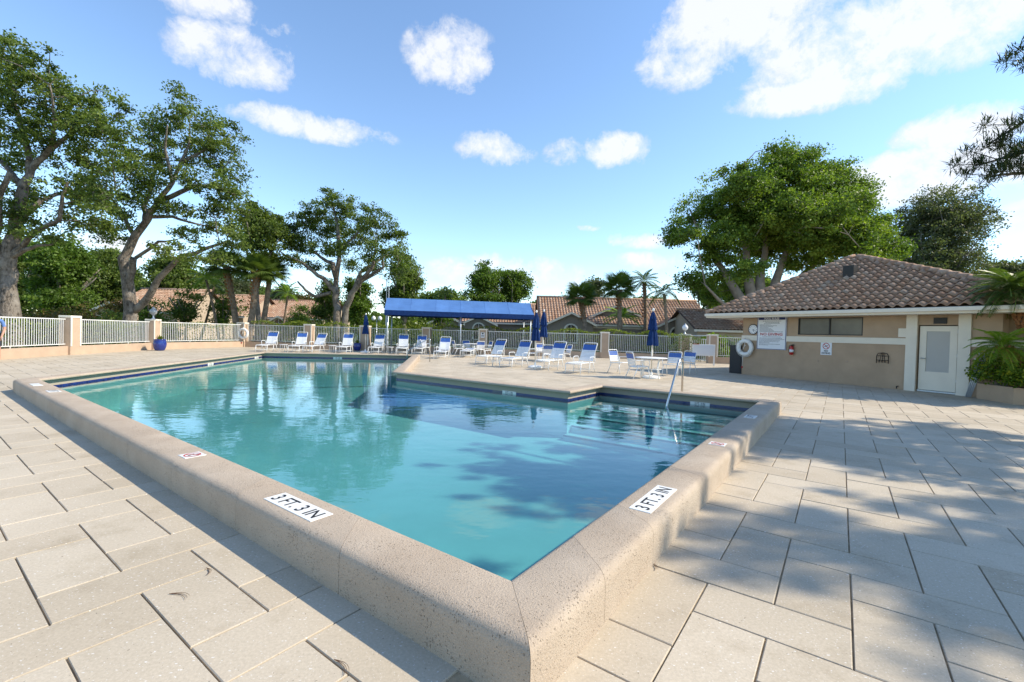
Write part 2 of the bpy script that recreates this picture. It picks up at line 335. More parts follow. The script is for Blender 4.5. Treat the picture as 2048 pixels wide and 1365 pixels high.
WHEATER = mat('dark_grey_bin', (.02, .022, .026), .5, bump=.3, bscale=20)
# ------------------------------------------------------------------ pool frame
A2 = np.array([.58835, .8086]); B2 = np.array([-.8086, .58835]); ORG = gp(1022, 1157, .25)[:2]
def P(s, t, z=0.): q = ORG+A2*s+B2*t; return (q[0], q[1], z)
def to_st(x, y): d = np.array([x, y])-ORG; return d@A2, d@B2
ZC, WL = .25, .02
POOL = [(0, 0), (8.34, 0), (8.34, 3.35), (6.72, 3.35), (6.72, 9.17), (13.25, 15.7), (8.47, 20.48), (0, 12.03)]
NPOOL = len(POOL); PV = [np.array(q, float) for q in POOL]
def miters(poly):
    out = []; k = len(poly)
    for i in range(k):
        e0 = poly[i]-poly[i-1]; e1 = poly[(i+1) % k]-poly[i]; e0 = e0/np.linalg.norm(e0); e1 = e1/np.linalg.norm(e1)
        n0 = np.array([e0[1], -e0[0]]); n1 = np.array([e1[1], -e1[0]])      # outward for a counter-clockwise polygon
        m = n0+n1; out.append(m/np.dot(m, n0))
    return out
MIT = miters(PV)
def offs(d): return [PV[i]+MIT[i]*d for i in range(NPOOL)]
def tess(loops, z):
    V = []; L3 = []
    for lp in loops: L3.append([Vector((p[0], p[1], 0)) for p in lp]); V += [(p[0], p[1], z) for p in lp]
    return V, [tuple(t_) for t_ in tessellate_polygon(L3)]
def sheet(name, loops, z, m, parent=None):
    V, Fs = tess(loops, z); b = MB(); b.add(V, Fs); o = b.obj(name, m, parent)
    me = o.data
    if sum(p.normal.z for p in me.polygons) < 0: me.flip_normals()
    return o
def wst(lst): return [P(s, t)[:2] for s, t in lst]
# deck and lawn
DX0, DX1, DY0, DY1 = -26.0, 30.0, -6.0, 33.5
deck = tag(sheet('pool_deck', [[(DX0, DY0), (DX1, DY0), (DX1, DY1), (DX0, DY1)], wst(offs(.2))], -.012, SAND), 'pale stone paver deck laid in herringbone around the swimming pool', None, None, 'structure')
lawn = tag(sheet('lawn', [[(-500, -200), (500, -200), (500, 900), (-500, 900)], [(DX0+.02, DY0+.02), (DX1-.02, DY0+.02), (DX1-.02, DY1-.02), (DX0+.02, DY1-.02)]], -.03, LAWN), None, None, None, 'structure')
# ------------------------------------------------------------------ herringbone pavers
U = .3442; S0, T0 = .035, -.33
def clip(poly, p, nrm):
    out = []
    for i in range(len(poly)):
        a, b = poly[i], poly[(i+1) % len(poly)]; da, db = np.dot(a-p, nrm), np.dot(b-p, nrm)
        if da >= 0: out.append(a)
        if da*db < 0: out.append(a+(b-a)*da/(da-db))
    return out
EDGE = []
for i in range(NPOOL):
    a, b = PV[i], PV[(i+1) % NPOOL]; e = (b-a)/np.linalg.norm(b-a); EDGE.append((a, b, e, np.array([e[1], -e[0]])))
def inside(q, poly):
    c = False; k = len(poly)
    for i in range(k):
        a, b = poly[i], poly[i-1]
        if (a[1] > q[1]) != (b[1] > q[1]) and q[0] < (b[0]-a[0])*(q[1]-a[1])/(b[1]-a[1])+a[0]: c = not c
    return c
OFF = offs(.24); IN_ = offs(.13)
BL = gp(1483, 748.4)[:2]; BD = np.array([.48629, -.87380]); BN = np.array([-.87380, -.48629])   # pool house: left wall foot, along, outward
def bw(u, v=0., z=0.): q = BL+BD*u-BN*v; return (q[0], q[1], z)
pav = []; J = .0042
for j in range(-95, 60):
    for k in range(-45, 110):
        r = (k+j) % 4
        if r == 0: s0, s1, t1, t0 = k, k+1, 1-j, -j-1     # lies along t, over columns j-1 and j
        elif r == 1: s0, s1, t1, t0 = k, k+2, -j, -j-1
        else: continue
        c = np.array([S0+U*(s0+s1)/2, T0+U*(t0+t1)/2]); w = P(*c)
        if not (-25.5 < w[0] < 20 and -2.5 < w[1] < 33.2): continue
        if w[1] > 0 and abs(w[0]) > w[1]*1.3+3: continue
        if w[1] < 0 and abs(w[0]) > 4: continue
        uu = (np.array(w[:2])-BL)@BD; vv = -(np.array(w[:2])-BL)@BN
        if vv > .5 and uu > .3: continue
        hs, ht = U*(s1-s0)/2-J, U*(t1-t0)/2-J
        poly = [c+np.array(q) for q in ((-hs, -ht), (hs, -ht), (hs, ht), (-hs, ht))]
        cut = False
        mids = [(poly[q]+poly[(q+1) % 4])/2 for q in range(4)]
        if any(inside(q, IN_) for q in poly+mids+[c]):
            if inside(c, offs(.02)) and all(inside(q, OFF) for q in poly): continue
            for (a, b, e, nn) in EDGE:
                L_ = np.linalg.norm(b-a); al = [np.dot(q-a, e) for q in poly]
                if max(al) < -.24 or min(al) > L_+.24: continue
                dn = [np.dot(q-a, nn)-.24 for q in poly]
                if min(dn) < 0 < max(dn): poly = clip(poly, a+nn*.24, nn); cut = True
                if len(poly) < 3 or not any(inside(q, offs(.235)) for q in poly+[np.mean(poly, axis=0)]): break
            if len(poly) < 3: continue
            if inside(np.mean(poly, axis=0), OFF): continue
        pav.append((w[0]**2+w[1]**2+(30 if w[1] < .3 else 0), poly, cut, r, c))
pav.sort(key=lambda q: q[0])
def paver_mb(mb, poly, ch=.004, dz=0.):
    poly = [np.array(p) for p in poly]; k = len(poly); cen = np.mean(poly, axis=0)
    top = [p+(cen-p)/max(np.linalg.norm(cen-p), 1e-6)*ch*1.3 for p in poly]
    wt = lambda q, z: P(q[0], q[1], z)
    mb.add([wt(p, -.03) for p in poly]+[wt(p, -ch+dz) for p in poly]+[wt(p, dz) for p in top],
           [tuple(range(2*k, 3*k))]+[(i+o_, (i+1) % k+o_, (i+1) % k+k+o_, i+k+o_) for o_ in (0, k) for i in range(k)])
shared = {}
rest = MB(); cnt = 0
for (_, poly, cut, r, c) in pav:
    dz = random.uniform(-.0012, .0012)
    vis = c is not None
    if cnt < 298:
        if cut:
            mb = MB(); w0 = P(*c); paver_mb(mb, poly); mb.v = [(v[0]-w0[0], v[1]-w0[1], v[2]) for v in mb.v]; o = mb.obj('paver', PAVER, deck); o.location = (w0[0], w0[1], dz)
        else:
            if r not in shared:
                mb = MB(); w0 = P(*c); paver_mb(mb, poly); mb.v = [(v[0]-w0[0], v[1]-w0[1], v[2]) for v in mb.v]; shared[r] = mb.mesh('paver', PAVER)
            w0 = P(*c); o = link('paver', shared[r], deck, (w0[0], w0[1], dz), random.uniform(-.003, .003))
        cnt += 1
    else: paver_mb(rest, poly, dz=dz)
tag(rest.obj('paving', PAVER, deck), None, None, None, 'stuff')
# ------------------------------------------------------------------ pool basin, water, coping
basin = tag(link('pool_basin', None), None, None, None, 'structure')
def wall_ring(name, d, z0, z1, m, d1=None):
    a, b = offs(d), offs(d if d1 is None else d1); mb = MB()
    for i in range(NPOOL):
        k = (i+1) % NPOOL
        mb.add([P(*a[i], z0), P(*a[k], z0), P(*b[k], z1), P(*b[i], z1)], [(3, 2, 1, 0)])
    return mb.obj(name, m, basin)
wall_ring('pool_wall', .12, -.95, -.035, PLASTER)
wall_ring('waterline_tile_band', .116, -.035, .058, TILEB)
wall_ring('wall_render', .122, .05, .21, GROUT)
FLOORZ = -.80
sheet('pool_floor', [wst(offs(.13))], FLOORZ, PLASTER, basin)
# depth-change tile line on the pool floor
l0, l1 = gp(150, 786, FLOORZ), gp(800, 772, FLOORZ); dv = l1-l0; dv /= np.linalg.norm(dv); nv = np.array([-dv[1], dv[0], 0])*.09
l0 = l0+dv*1.; l1 = l1-dv*.5
MB().add([l0-nv+[0, 0, .006], l1-nv+[0, 0, .006], l1+nv+[0, 0, .006], l0+nv+[0, 0, .006]], [(0, 1, 2, 3)]).obj('floor_tile_line', TREAD, basin)
for i in range(5):
    s1 = 8.45; s0 = s1-.36*(i+1); zt = -.09-.15*i
    st = MB().extr([P(s0, -.11)[:2], P(s1, -.11)[:2], P(s1, 3.46)[:2], P(s0, 3.46)[:2]], FLOORZ-.02, zt).obj('pool_step', PLASTER, basin)
    MB().extr([P(s0-.004, -.10)[:2], P(s0+.03, -.10)[:2], P(s0+.03, 3.45)[:2], P(s0-.004, 3.45)[:2]], zt-.03, zt+.004).obj('step_nosing', TREAD, st)
water = tag(sheet('pool_water', [wst(offs(.112))], WL, WATER), None, None, None, 'structure')
coping = tag(link('pool_coping', None), None, None, None, 'structure')
PROF = [(.15, .192), (.012, .192), (0, .203), (0, .228), (.008, .242), (.03, .25), (.285, .25), (.313, .246), (.334, .234), (.347, .214), (.352, .185), (.352, -.03)]
def coping_pt(i, f, nn, z):
    a = PV[i]+MIT[i]*nn; b = PV[(i+1) % NPOOL]+MIT[(i+1) % NPOOL]*nn; q = a+(b-a)*f; return P(q[0], q[1], z)
for i in range(NPOOL):
    L_ = np.linalg.norm(PV[(i+1) % NPOOL]-PV[i]); ns = max(1, round(L_/1.25)); cuts = [q/ns for q in range(ns+1)]
    if i == 0: cuts = [0, .075, .155, .30, .44, .58, .72, .86, 1]
    for q in range(len(cuts)-1):
        gp0 = .0012/L_; f0, f1 = cuts[q]+gp0, cuts[q+1]-gp0; mb = MB(); k = len(PROF); segs = 2
        for w_ in range(segs+1):
            for (nn, z) in PROF: mb.v.append(coping_pt(i, f0+(f1-f0)*w_/segs, nn, z))
        for w_ in range(segs):
            for e in range(k-1): mb.f.append((w_*k+e, w_*k+e+1, (w_+1)*k+e+1, (w_+1)*k+e)); mb.m.append(0)
        mb.add(mb.v[:k], [tuple(range(k))]); mb.add(mb.v[segs*k:segs*k+k], [tuple(range(k))[::-1]])
        o = mb.obj('coping_section', COPING, coping)
        o.data.polygons.foreach_set('use_smooth', [len(p.vertices) == 4 for p in o.data.polygons])
# depth markers and no-diving tiles on the coping
def marker(s, t, ex, ey, w, h, txt=None, ring=False):
    ex3 = np.array([*(A2*ex[0]+B2*ex[1]), 0]); ey3 = np.array([*(A2*ey[0]+B2*ey[1]), 0])
    o = MB().box((0, 0, 0), (w, h, .006), ch=.0015).obj('marker_tile', ENAM, coping); place(o, P(s, t, ZC+.0015), ex3, ey3)
    if txt:
        me = text_mesh(txt, h*.92, INK, bold=.0015, sx=.70); xs = [v.co.x for v in me.vertices]; sc = w*.88/(max(xs)-min(xs)); mid = (max(xs)+min(xs))/2
        ys = [v.co.y for v in me.vertices]; my = (max(ys)+min(ys))/2; sy = h*.66/(max(ys)-min(ys))
        for v in me.vertices: v.co.x = (v.co.x-mid)*sc; v.co.y = (v.co.y-my)*sy
        link('lettering', me, o, (0, 0, .0042))
    if ring:
        mb = MB(); R, r2 = h*.40, h*.33; k = 28
        for q in range(k):
            a, b = 2*math.pi*q/k, 2*math.pi*(q+1)/k
            mb.add([(R*math.cos(a), R*math.sin(a), 0), (R*math.cos(b), R*math.sin(b), 0), (r2*math.cos(b), r2*math.sin(b), 0), (r2*math.cos(a), r2*math.sin(a), 0)], [(0, 1, 2, 3)])
        mb.obj('prohibition_ring', REDI, o, loc=(0, 0, .0042))
        MB().box((0, 0, 0), (2*r2, h*.07, .0004), rz=-.78).obj('prohibition_bar', REDI, o, loc=(0, 0, .0046))
        MB().box((-.01, .0, 0), (h*.42, h*.09, .0004), rz=.55).box((h*.2, -h*.1, 0), (h*.13, h*.13, .0004)).obj('diver_figure', INK, o, loc=(0, 0, .0040))
        link('lettering', text_mesh('NO DIVING', h*.13, INK, sx=.9), o, (0, -h*.46, .0042))
    return o
def pst(x, y): g_ = gp(x, y, ZC); return to_st(g_[0], g_[1])
sA, tA = pst(598, 1012); marker(-.185, tA, (0, -1), (1, 0), .60, .155, '3 FT. 3 IN')
sB, tB = pst(1304, 996); marker(sB, -.185, (1, 0), (0, 1), .62, .155, '3 FT. 3 IN')
sC, tC = pst(384, 911); marker(-.16, tC, (1, 0), (0, 1), .17, .17, ring=True)
sD, tD = pst(1432, 888); marker(sD, -.17, (0, -1), (1, 0), .17, .17, ring=True)
sE, tE = pst(1502, 834); marker(sE, -.17, (1, 0), (0, 1), .30, .155, '3 FT')
sF, tF = pst(105, 783); marker(-.16, tF, (0, -1), (1, 0), .30, .155, '3 FT')
sG, tG = pst(80, 769.5); marker(-.2, tG, (0, -1), (1, 0), .45, .13)
# small depth plates set into the waterline of the far walls
for (i, f) in ((6, .40), (6, .06), (3, .28), (5, .52), (1, .35)):
    a = coping_pt(i, f-.012, .113, .04); b = coping_pt(i, f+.012, .113, .04); ex = np.array(b)-np.array(a); w = np.linalg.norm(ex); ex /= w
    o = MB().box((0, 0, 0), (.40, .075, .008)).obj('marker_tile', ENAM, coping); place(o, (np.array(a)+np.array(b))/2, -ex, (0, 0, 1))
    me = text_mesh('3 FT. 3 IN', .075, INK, bold=.001, sx=.7); link('lettering', me, o, (0, 0, .0052))
# ------------------------------------------------------------------ handrails
def arc(p0, p1, p2, n_=6):
    return [tuple(np.array(p0)*(1-q)**2+2*np.array(p1)*q*(1-q)+np.array(p2)*q*q) for q in np.linspace(0, 1, n_)]
hp = np.array(P(8.86, 1.63))      # foot behind the coping
def rail_path(foot, inn, top, zin, ztop2, run):
    f = np.array(foot, float); d = np.array([*inn, 0.])
    A_ = f+[0, 0, top]; Bp = A_+d*run[0]; C_ = f+d*run[1]+[0, 0, zin]
    pts = [tuple(f), tuple(A_-[0, 0, .14])]+arc(A_-[0, 0, .14], A_, A_+d*.12)[1:]+arc(Bp-d*.1, Bp, Bp+(C_-Bp)/np.linalg.norm(C_-Bp)*.1)+[tuple(C_)]
    return pts
ho = thing('handrail', 'bent stainless steel handrail descending over the pool steps', 'handrail', tuple(hp))
MB().tube([np.array(p)-hp for p in rail_path(hp, -A2*.86-B2*-.5*0, .97, -.45, 0, (.34, 1.75))], .024, 12).obj('rail', STEEL, ho, True)
MB().lathe([(.055, .0), (.055, .012), (.03, .02)], 16).obj('foot_flange', STEEL, ho)
g1 = gp(859.5, 724); h2 = thing('handrail', 'low stainless steel grab rail at the far pool ladder', 'handrail', (g1[0], g1[1], 0))
MB().tube([(0, 0, 0), (0, 0, .98)]+arc((0, 0, .98), (0, 0, 1.1), (-.1, .02, 1.08))[1:]+[(-1.0, .2, .55)]+arc((-1.0, .2, .55), (-1.12, .22, .48), (-1.12, .22, .36))+[(-1.12, .22, -.5)], .022, 10).obj('rail', STEEL, h2, True)
MB().tube([(0, 0, .34), (-1.12, .22, .34)], .018, 8).obj('crossbar', STEEL, h2, True)
# ------------------------------------------------------------------ furniture
def straps(mb, xs, w, z, width=.045, th=.006, sag=.012):
    for x in xs:
        mb.add([(x-width/2, -w, z), (x+width/2, -w, z), (x+width/2, 0, z-sag), (x-width/2, 0, z-sag), (x+width/2, w, z), (x-width/2, w, z),
                (x-width/2, -w, z-th), (x+width/2, -w, z-th), (x+width/2, 0, z-sag-th), (x-width/2, 0, z-sag-th), (x+width/2, w, z-th), (x-width/2, w, z-th)],
               [(0, 1, 2, 3), (3, 2, 4, 5), (7, 6, 9, 8), (8, 9, 11, 10), (6, 7, 1, 0), (10, 11, 5, 4), (7, 8, 2, 1), (8, 10, 4, 2), (9, 6, 0, 3), (11, 9, 3, 5)])
def tilt(mb, piv, ang, i0=0):
    ca, sa = math.cos(ang), math.sin(ang)
    mb.v = mb.v[:i0]+[(piv[0]+(x-piv[0])*ca-(z-piv[2])*sa, y, piv[2]+(x-piv[0])*sa+(z-piv[2])*ca) for x, y, z in mb.v[i0:]]
def make_lounger(label, group, ang):
    # local +x towards the head, origin under the middle of the foot end
    r = thing('chaise_lounge', label, 'lounge chair', group=group); w, h, L = .31, .40, 1.12; t_ = .016
    fr = MB().tube([(L, -w, h), (.12, -w, h)]+arc((.12, -w, h), (.0, -w, h), (-.02, -w, h-.06))[1:]+[(-.02, -w, h-.06)], t_, 8)
    fr.tube([(L, w, h), (.12, w, h)]+arc((.12, w, h), (.0, w, h), (-.02, w, h-.06))[1:], t_, 8).tube([(.0, -w, h-.03), (.0, w, h-.03)], t_, 8).tube([(L, -w, h-.02), (L, w, h-.02)], t_, 8)
    fr.obj('frame', WHITE, r, True)
    for y in (-w, w):
        MB().tube([(.0, y, h-.03), (-.06, y, 0)], t_, 8).obj('leg', WHITE, r, True)
        MB().tube([(L-.35, y*1.04, h-.01), (L-.42, y*1.06, 0)], t_, 8).obj('leg', WHITE, r, True)
        MB().tube([(L-.02, y*1.04, h-.01), (L+.14, y*1.06, 0)], t_, 8).obj('leg', WHITE, r, True)
        MB().tube([(L-.40, y*1.04, h)]+arc((L-.40, y*1.12, h+.16), (L-.40, y*1.12, h+.22), (L-.32, y*1.12, h+.22))+arc((L-.02, y*1.12, h+.22), (L+.08, y*1.12, h+.22), (L+.10, y*1.06, h+.02)), .014, 8).obj('armrest', WHITE, r, True)
    for xq in (-.045, L-.40, L+.09): MB().tube([(xq, -w, .13), (xq, w, .13)], .011, 6).obj('crossbar', WHITE, r, True)
    st = MB(); straps(st, np.arange(.06, L-.02, .064), w, h+.012, .05); st.obj('seat_straps', VINYL, r)
    BLn = .86; bf = MB().tube([(L, -w+.03, h+.02), (L+BLn-.06, -w+.03, h+.02)]+arc((L+BLn-.06, -w+.03, h+.02), (L+BLn, -w+.03, h+.02), (L+BLn, -w+.10, h+.02))[1:]+arc((L+BLn, w-.10, h+.02), (L+BLn, w-.03, h+.02), (L+BLn-.06, w-.03, h+.02))+[(L, w-.03, h+.02)], t_, 8)
    piv = (L, 0, h+.02); tilt(bf, piv, ang); bf.obj('back_frame', WHITE, r, True)
    xs = np.arange(L+.06, L+BLn-.09, .062)
    a = MB(); straps(a, xs[:-4], w-.03, h+.034, .05); tilt(a, piv, ang); a.obj('back_straps', VINYL, r)
    b = MB(); straps(b, xs[-4:], w-.03, h+.034, .058); tilt(b, piv, ang); b.obj('headrest_straps', VBLUE, r)
    if ang > .3:
        q = (L+.5*math.cos(ang), h+.02+.5*math.sin(ang)); [MB().tube([(q[0], y_, q[1]), (L+.30, y_, h-.01), (L-.03, y_*1.15, h-.01)], .011, 6).obj('back_support', WHITE, r, True) for y_ in (-w+.05, w-.05)]
    return r
def make_chair(label, group):
    # local +x towards the front of the seat, origin under the seat
    r = thing('dining_chair', label, 'chair', group=group); w, h = .27, .43; t_ = .015
    MB().tube([(.24, -w, h), (-.22, -w, h-.03)], t_, 8).tube([(.24, w, h), (-.22, w, h-.03)], t_, 8).tube([(.24, -w, h), (.24, w, h)], t_, 8).tube([(-.22, -w, h-.03), (-.22, w, h-.03)], t_, 8).obj('seat_frame', WHITE, r, True)
    for y in (-w, w):
        MB().tube([(.22, y, h), (.29, y*1.06, 0)], t_, 8).obj('leg', WHITE, r, True)
        MB().tube([(-.16, y, h-.02), (-.34, y*1.06, 0)], t_, 8).obj('leg', WHITE, r, True)
        MB().tube([(.25, y*1.04, h-.06)]+arc((.26, y*1.1, h+.14), (.26, y*1.1, h+.22), (.18, y*1.1, h+.225))+[(-.22, y*1.06, h+.20), (-.29, y, h+.19)], .013, 8).obj('armrest', WHITE, r, True)
    st = MB(); straps(st, np.arange(-.17, .22, .06), w, h+.006, .048); tilt(st, (0, 0, h), .06); st.obj('seat_straps', VINYL, r)
    piv = (-.22, 0, h-.02); ang = math.radians(180-74); Lb = .52
    bf = MB().tube([(-.22, -w+.02, h-.02), (-.22+Lb-.06, -w+.02, h-.02)]+arc((-.22+Lb-.06, -w+.02, h-.02), (-.22+Lb, -w+.02, h-.02), (-.22+Lb, -w+.09, h-.02))[1:]+arc((-.22+Lb, w-.09, h-.02), (-.22+Lb, w-.02, h-.02), (-.22+Lb-.06, w-.02, h-.02))+[(-.22, w-.02, h-.02)], t_, 8)
    tilt(bf, piv, ang); bf.obj('back_frame', WHITE, r, True); xs = np.arange(-.13, -.22+Lb-.07, .058)
    a = MB(); straps(a, xs[:-3], w-.02, h-.006, .046); tilt(a, piv, ang); a.obj('back_straps', VINYL, r)
    b = MB(); straps(b, xs[-3:], w-.02, h-.006, .054); tilt(b, piv, ang); b.obj('headrest_straps', VBLUE, r)
    return r
def make_side_table(label, group):
    r = thing('side_table', label, 'table', group=group)
    MB().lathe([(.22, .40), (.235, .405), (.235, .42), (.21, .425)], 24).obj('table_top', WHITE, r)
    for k in range(4):
        a = k*math.pi/2+.78; c, s = math.cos(a), math.sin(a); MB().tube([(.16*c, .16*s, .40), (.17*c, .17*s, .3), (.22*c, .22*s, 0)], .013, 8).obj('leg', WHITE, r, True)
    return r
AZ = math.atan2(A2[1], A2[0])
g_row = 'loungers in the row behind the far pool edge'
lr = make_lounger('white strap lounger with blue headband in the row along the back fence', g_row, math.radians(62))
row = [(548, 664.6, -1.72+.22), (606, 664, -1.60+.1), (645, 664.5, -1.62), (698, 665, -1.55), (761, 666, -1.50), (808, 668, -1.52), (845, 670, -1.5)]
dR = np.array([.988, .156])
for i, (x, yt, az) in enumerate(row):
    Yh = 27.3+.16*(x-548)/33   # headrest distance, the row runs parallel to the far coping
    if i in (2, 5): lr2 = make_lounger('', g_row, math.radians(56 if i == 2 else 67))
    h = dp(x, yt, Yh); o = lr if i == 0 else lr2 if i in (2, 5) else dup(lr); az += [0, .05, -.09, .06, -.04, .1, -.07][i]
    d = np.array([math.cos(az+math.pi), math.sin(az+math.pi)]); foot = h[:2]-d*(1.12+.86*math.cos(math.radians(62)))
    o.location = (foot[0], foot[1], 0); o.rotation_euler = (0, 0, az+math.pi)
    if i == 0: lr['label'] = 'white strap lounger turned sideways at the end of the back row'; lr['group'] = g_row
    else: o['label'] = 'white strap lounger with blue headband in the row along the back fence'
def head_place(o, x, yt, Y, az, ang):
    h = dp(x, yt, Y); d = np.array([math.cos(az), math.sin(az)]); foot = h[:2]-d*(1.12+.86*math.cos(ang)); o.location = (foot[0], foot[1], 0); o.rotation_euler = (0, 0, az)
o = make_lounger('white strap lounger standing alone beside the canopy post', 'loungers on the peninsula deck', math.radians(58)); head_place(o, 892, 679, 25.2, 1.52, math.radians(58))
o = make_lounger('white strap lounger with its back laid flat near the canopy', 'loungers on the peninsula deck', math.radians(4)); f_ = gp(931, 716); o.location = (f_[0], f_[1], 0); o.rotation_euler = (0, 0, 1.5)
lbl = ['white strap lounger nearest the far handrail among the sunlit four', 'white strap lounger beside the pair of closed umbrellas', 'white strap lounger just right of the closed umbrella pair', 'white strap lounger standing next to the dining table']
pr = make_lounger(lbl[0], 'loungers on the peninsula deck', math.radians(58))
for i, (x, yt, Y) in enumerate([(1004, 677.5, 21.6), (1053, 681.5, 20.2), (1122, 681, 19.4), (1182, 688.5, 18.1)]):
    o = pr if i == 0 else dup(pr, label=lbl[i]); head_place(o, x, yt, Y, AZ+.05, math.radians(58))
tb = make_side_table('small round white side table between loungers of the back row', 'side tables in the back row')
for i, (x, Y) in enumerate([(567, 26.6), (665, 27.2), (780, 27.4)]):
    o = tb if i == 0 else dup(tb); q = dp(x, 690, Y); o.location = (q[0], q[1], 0)
o = make_side_table('small round white side table in front of the sunlit loungers', 'side tables on the peninsula'); q = gp(992, 733); o.location = (q[0], q[1], 0)
# dining sets
def table(label, loc, umb=True):
    r = thing('dining_table', label, 'table', loc)
    MB().lathe([(.02, .695), (.53, .70), (.555, .71), (.555, .725), (.53, .735), (.02, .735)], 36).obj('table_top', WHITE, r)
    for k in range(4):
        a = k*math.pi/2+.4; c, s = math.cos(a), math.sin(a); MB().tube([(.40*c, .40*s, .70), (.34*c, .34*s, .35), (.42*c, .42*s, 0)], .018, 8).obj('leg', WHITE, r, True)
    MB().tube([(.36*math.cos(q), .36*math.sin(q), .33) for q in np.linspace(0, 2*math.pi, 25)], .01, 6).obj('ring_brace', WHITE, r, True)
    return r
def make_umbrella(label, group, tilt_=0.):
    r = thing('closed_umbrella', label, 'umbrella', group=group)
    MB().lathe([(.30, 0), (.30, .05), (.24, .09), (.05, .11), (.035, .22)], 28).obj('base', WHITE, r)
    MB().lathe([(.021, .1), (.021, 2.36)], 12).obj('pole', TRIM, r, True)
    MB().lathe([(.034, .80), (.036, .98), (.03, 1.0)], 12).obj('crank_collar', TRIM, r)
    MB().lathe([(.012, 2.34), (.035, 2.37), (.045, 2.41), (.03, 2.45), (.008, 2.47)], 12).obj('finial', WHITE, r, True)
    def folds(prof, ph, amp, nfold=8, n_=48):
        mb = MB(); L_ = len(prof)
        for i, (rr, z) in enumerate(prof):
            for k in range(n_):
                a = 2*math.pi*k/n_; q = rr*(1+amp*math.cos(nfold*a+ph)+.10*math.sin(3*a+ph*2+z*2))
                mb.v.append((q*math.cos(a), q*math.sin(a), z+.02*math.sin(nfold*a+ph)*(i == 0)))
        for i in range(L_-1):
            for k in range(n_): mb.f.append((i*n_+k, i*n_+(k+1) % n_, (i+1)*n_+(k+1) % n_, (i+1)*n_+k)); mb.m.append(0)
        return mb
    folds([(.17, 1.16), (.165, 1.25), (.13, 1.55), (.085, 1.72), (.075, 1.78)], .4, .20).obj('lower_folds', NAVY, r, True)
    folds([(.145, 1.70), (.14, 1.76), (.11, 2.02), (.075, 2.14)], 1.3, .18).obj('middle_folds', NAVY, r, True)
    folds([(.105, 2.06), (.10, 2.11), (.06, 2.27), (.022, 2.36)], 2.2, .16).obj('top_folds', NAVY, r, True)
    MB().tube([(.088*math.cos(q), .088*math.sin(q), 1.74) for q in np.linspace(0, 2*math.pi, 21)], .012, 6).obj('tie_strap', NAVY, r, True)
    return r
um = make_umbrella('tall closed navy umbrella standing among the sunlit loungers', 'closed navy umbrellas'); q = gp(1070, 736); um.location = (q[0], q[1], 0)
q = dp(1086, 700, 24.); dup(um, (q[0], q[1], 0), 1., 'closed navy umbrella half hidden behind another umbrella').scale = (1.12,)*3
q = dp(730.5, 703, 28.3); dup(um, (q[0], q[1], 0), 2., 'slim closed navy umbrella in the back row of loungers')
TC = dp(1302, 715, 15.9); TC[2] = 0
dup(um, (TC[0]+.03, TC[1], 0), .5, 'closed navy umbrella rising through the round dining table')
table('round white dining table with a closed umbrella through its middle', tuple(TC))
ch = make_chair('white dining chair with blue band at the sunlit round table', 'chairs around the sunlit dining table')
for i, (x, y, az) in enumerate([(1238, 747, -.35), (1276, 757, .95), (1344, 752, 2.2), (1372, 747, 2.9)]):
    o = ch if i == 0 else dup(ch); q = gp(x, y); o.location = (q[0], q[1], 0); o.rotation_euler = (0, 0, math.atan2(TC[1]-q[1], TC[0]-q[0])+[.25, -.1, .15, -.1][i])
T2_ = dp(1098, 700, 24.3); T2_[2] = 0; table('round white dining table behind the sunlit loungers', tuple(T2_))
for i, az in enumerate([.4, 1.9, 3.3, 4.6]):
    q = T2_[:2]+np.array([math.cos(az), math.sin(az)])*.95; dup(ch, (q[0], q[1], 0), az+math.pi, 'white dining chair at the shaded table behind the sunlit loungers', 'chairs around the middle table')
T3_ = dp(945, 700, 28.6); T3_[2] = 0; table('round white dining table in the shade under the blue canopy', tuple(T3_))
for i, az in enumerate([.5, 2.0, 3.6, 5.2]):
    q = T3_[:2]+np.array([math.cos(az), math.sin(az)])*.95; dup(ch, (q[0], q[1], 0), az+math.pi, 'white dining chair at the table under the blue canopy', 'chairs under the canopy')
q = dp(866, 700, 28.4)
for i, az in enumerate([.3, 2.6]):
    dup(ch, (q[0]-.45+.9*i, q[1], 0), az, 'white dining chair standing loose under the blue canopy', 'loose chairs under the canopy')
# ------------------------------------------------------------------ blue canopy
cz = math.atan2(.156, .988); cv0 = dp(772, 690, 28.0)
can = thing('shade_canopy', 'long blue canvas canopy on slim grey posts', 'canopy', (cv0[0], cv0[1], 0), cz)
CL, CD, ze, zr = 9.15, 2.5, 2.68, 3.52
for x in (0.05, CL/2, CL-.05):
    for y in (0, CD): MB().lathe([(.038, 0), (.038, ze-.02)], 10).obj('post', ALU, can, True, loc=(x, y, 0))
mb = MB(); ov = .14; nx = 12
for k in range(nx+1):
    x = -ov+(CL+2*ov)*k/nx; sg = -.035*abs(math.sin(k*math.pi/2))
    mb.v += [(x, -ov, ze+sg), (x, CD*.25, (ze+zr)/2+sg*1.4), (x, CD/2, zr), (x, CD*.75, (ze+zr)/2+sg*1.4), (x, CD+ov, ze+sg)]
for k in range(nx):
    for e in range(4): mb.f.append((k*5+e, k*5+5+e, k*5+6+e, k*5+1+e)); mb.m.append(0)
mb.obj('canvas_roof', AWN, can)
for k in range(1, 6):
    x = -ov+(CL+2*ov)*k/6; MB().tube([(x, -ov, ze+.002), (x, CD*.25, (ze+zr)/2+.002), (x, CD/2, zr+.004)], .009, 5).obj('seam', AWN, can)
mb = MB()
for (a, b) in (((-ov, -ov), (CL+ov, -ov)), ((CL+ov, -ov), (CL+ov, CD+ov)), ((CL+ov, CD+ov), (-ov, CD+ov)), ((-ov, CD+ov), (-ov, -ov))):
    mb.add([(*a, ze+.002), (*b, ze+.002), (*b, ze-.30), (*a, ze-.30)], [(0, 1, 2, 3)])
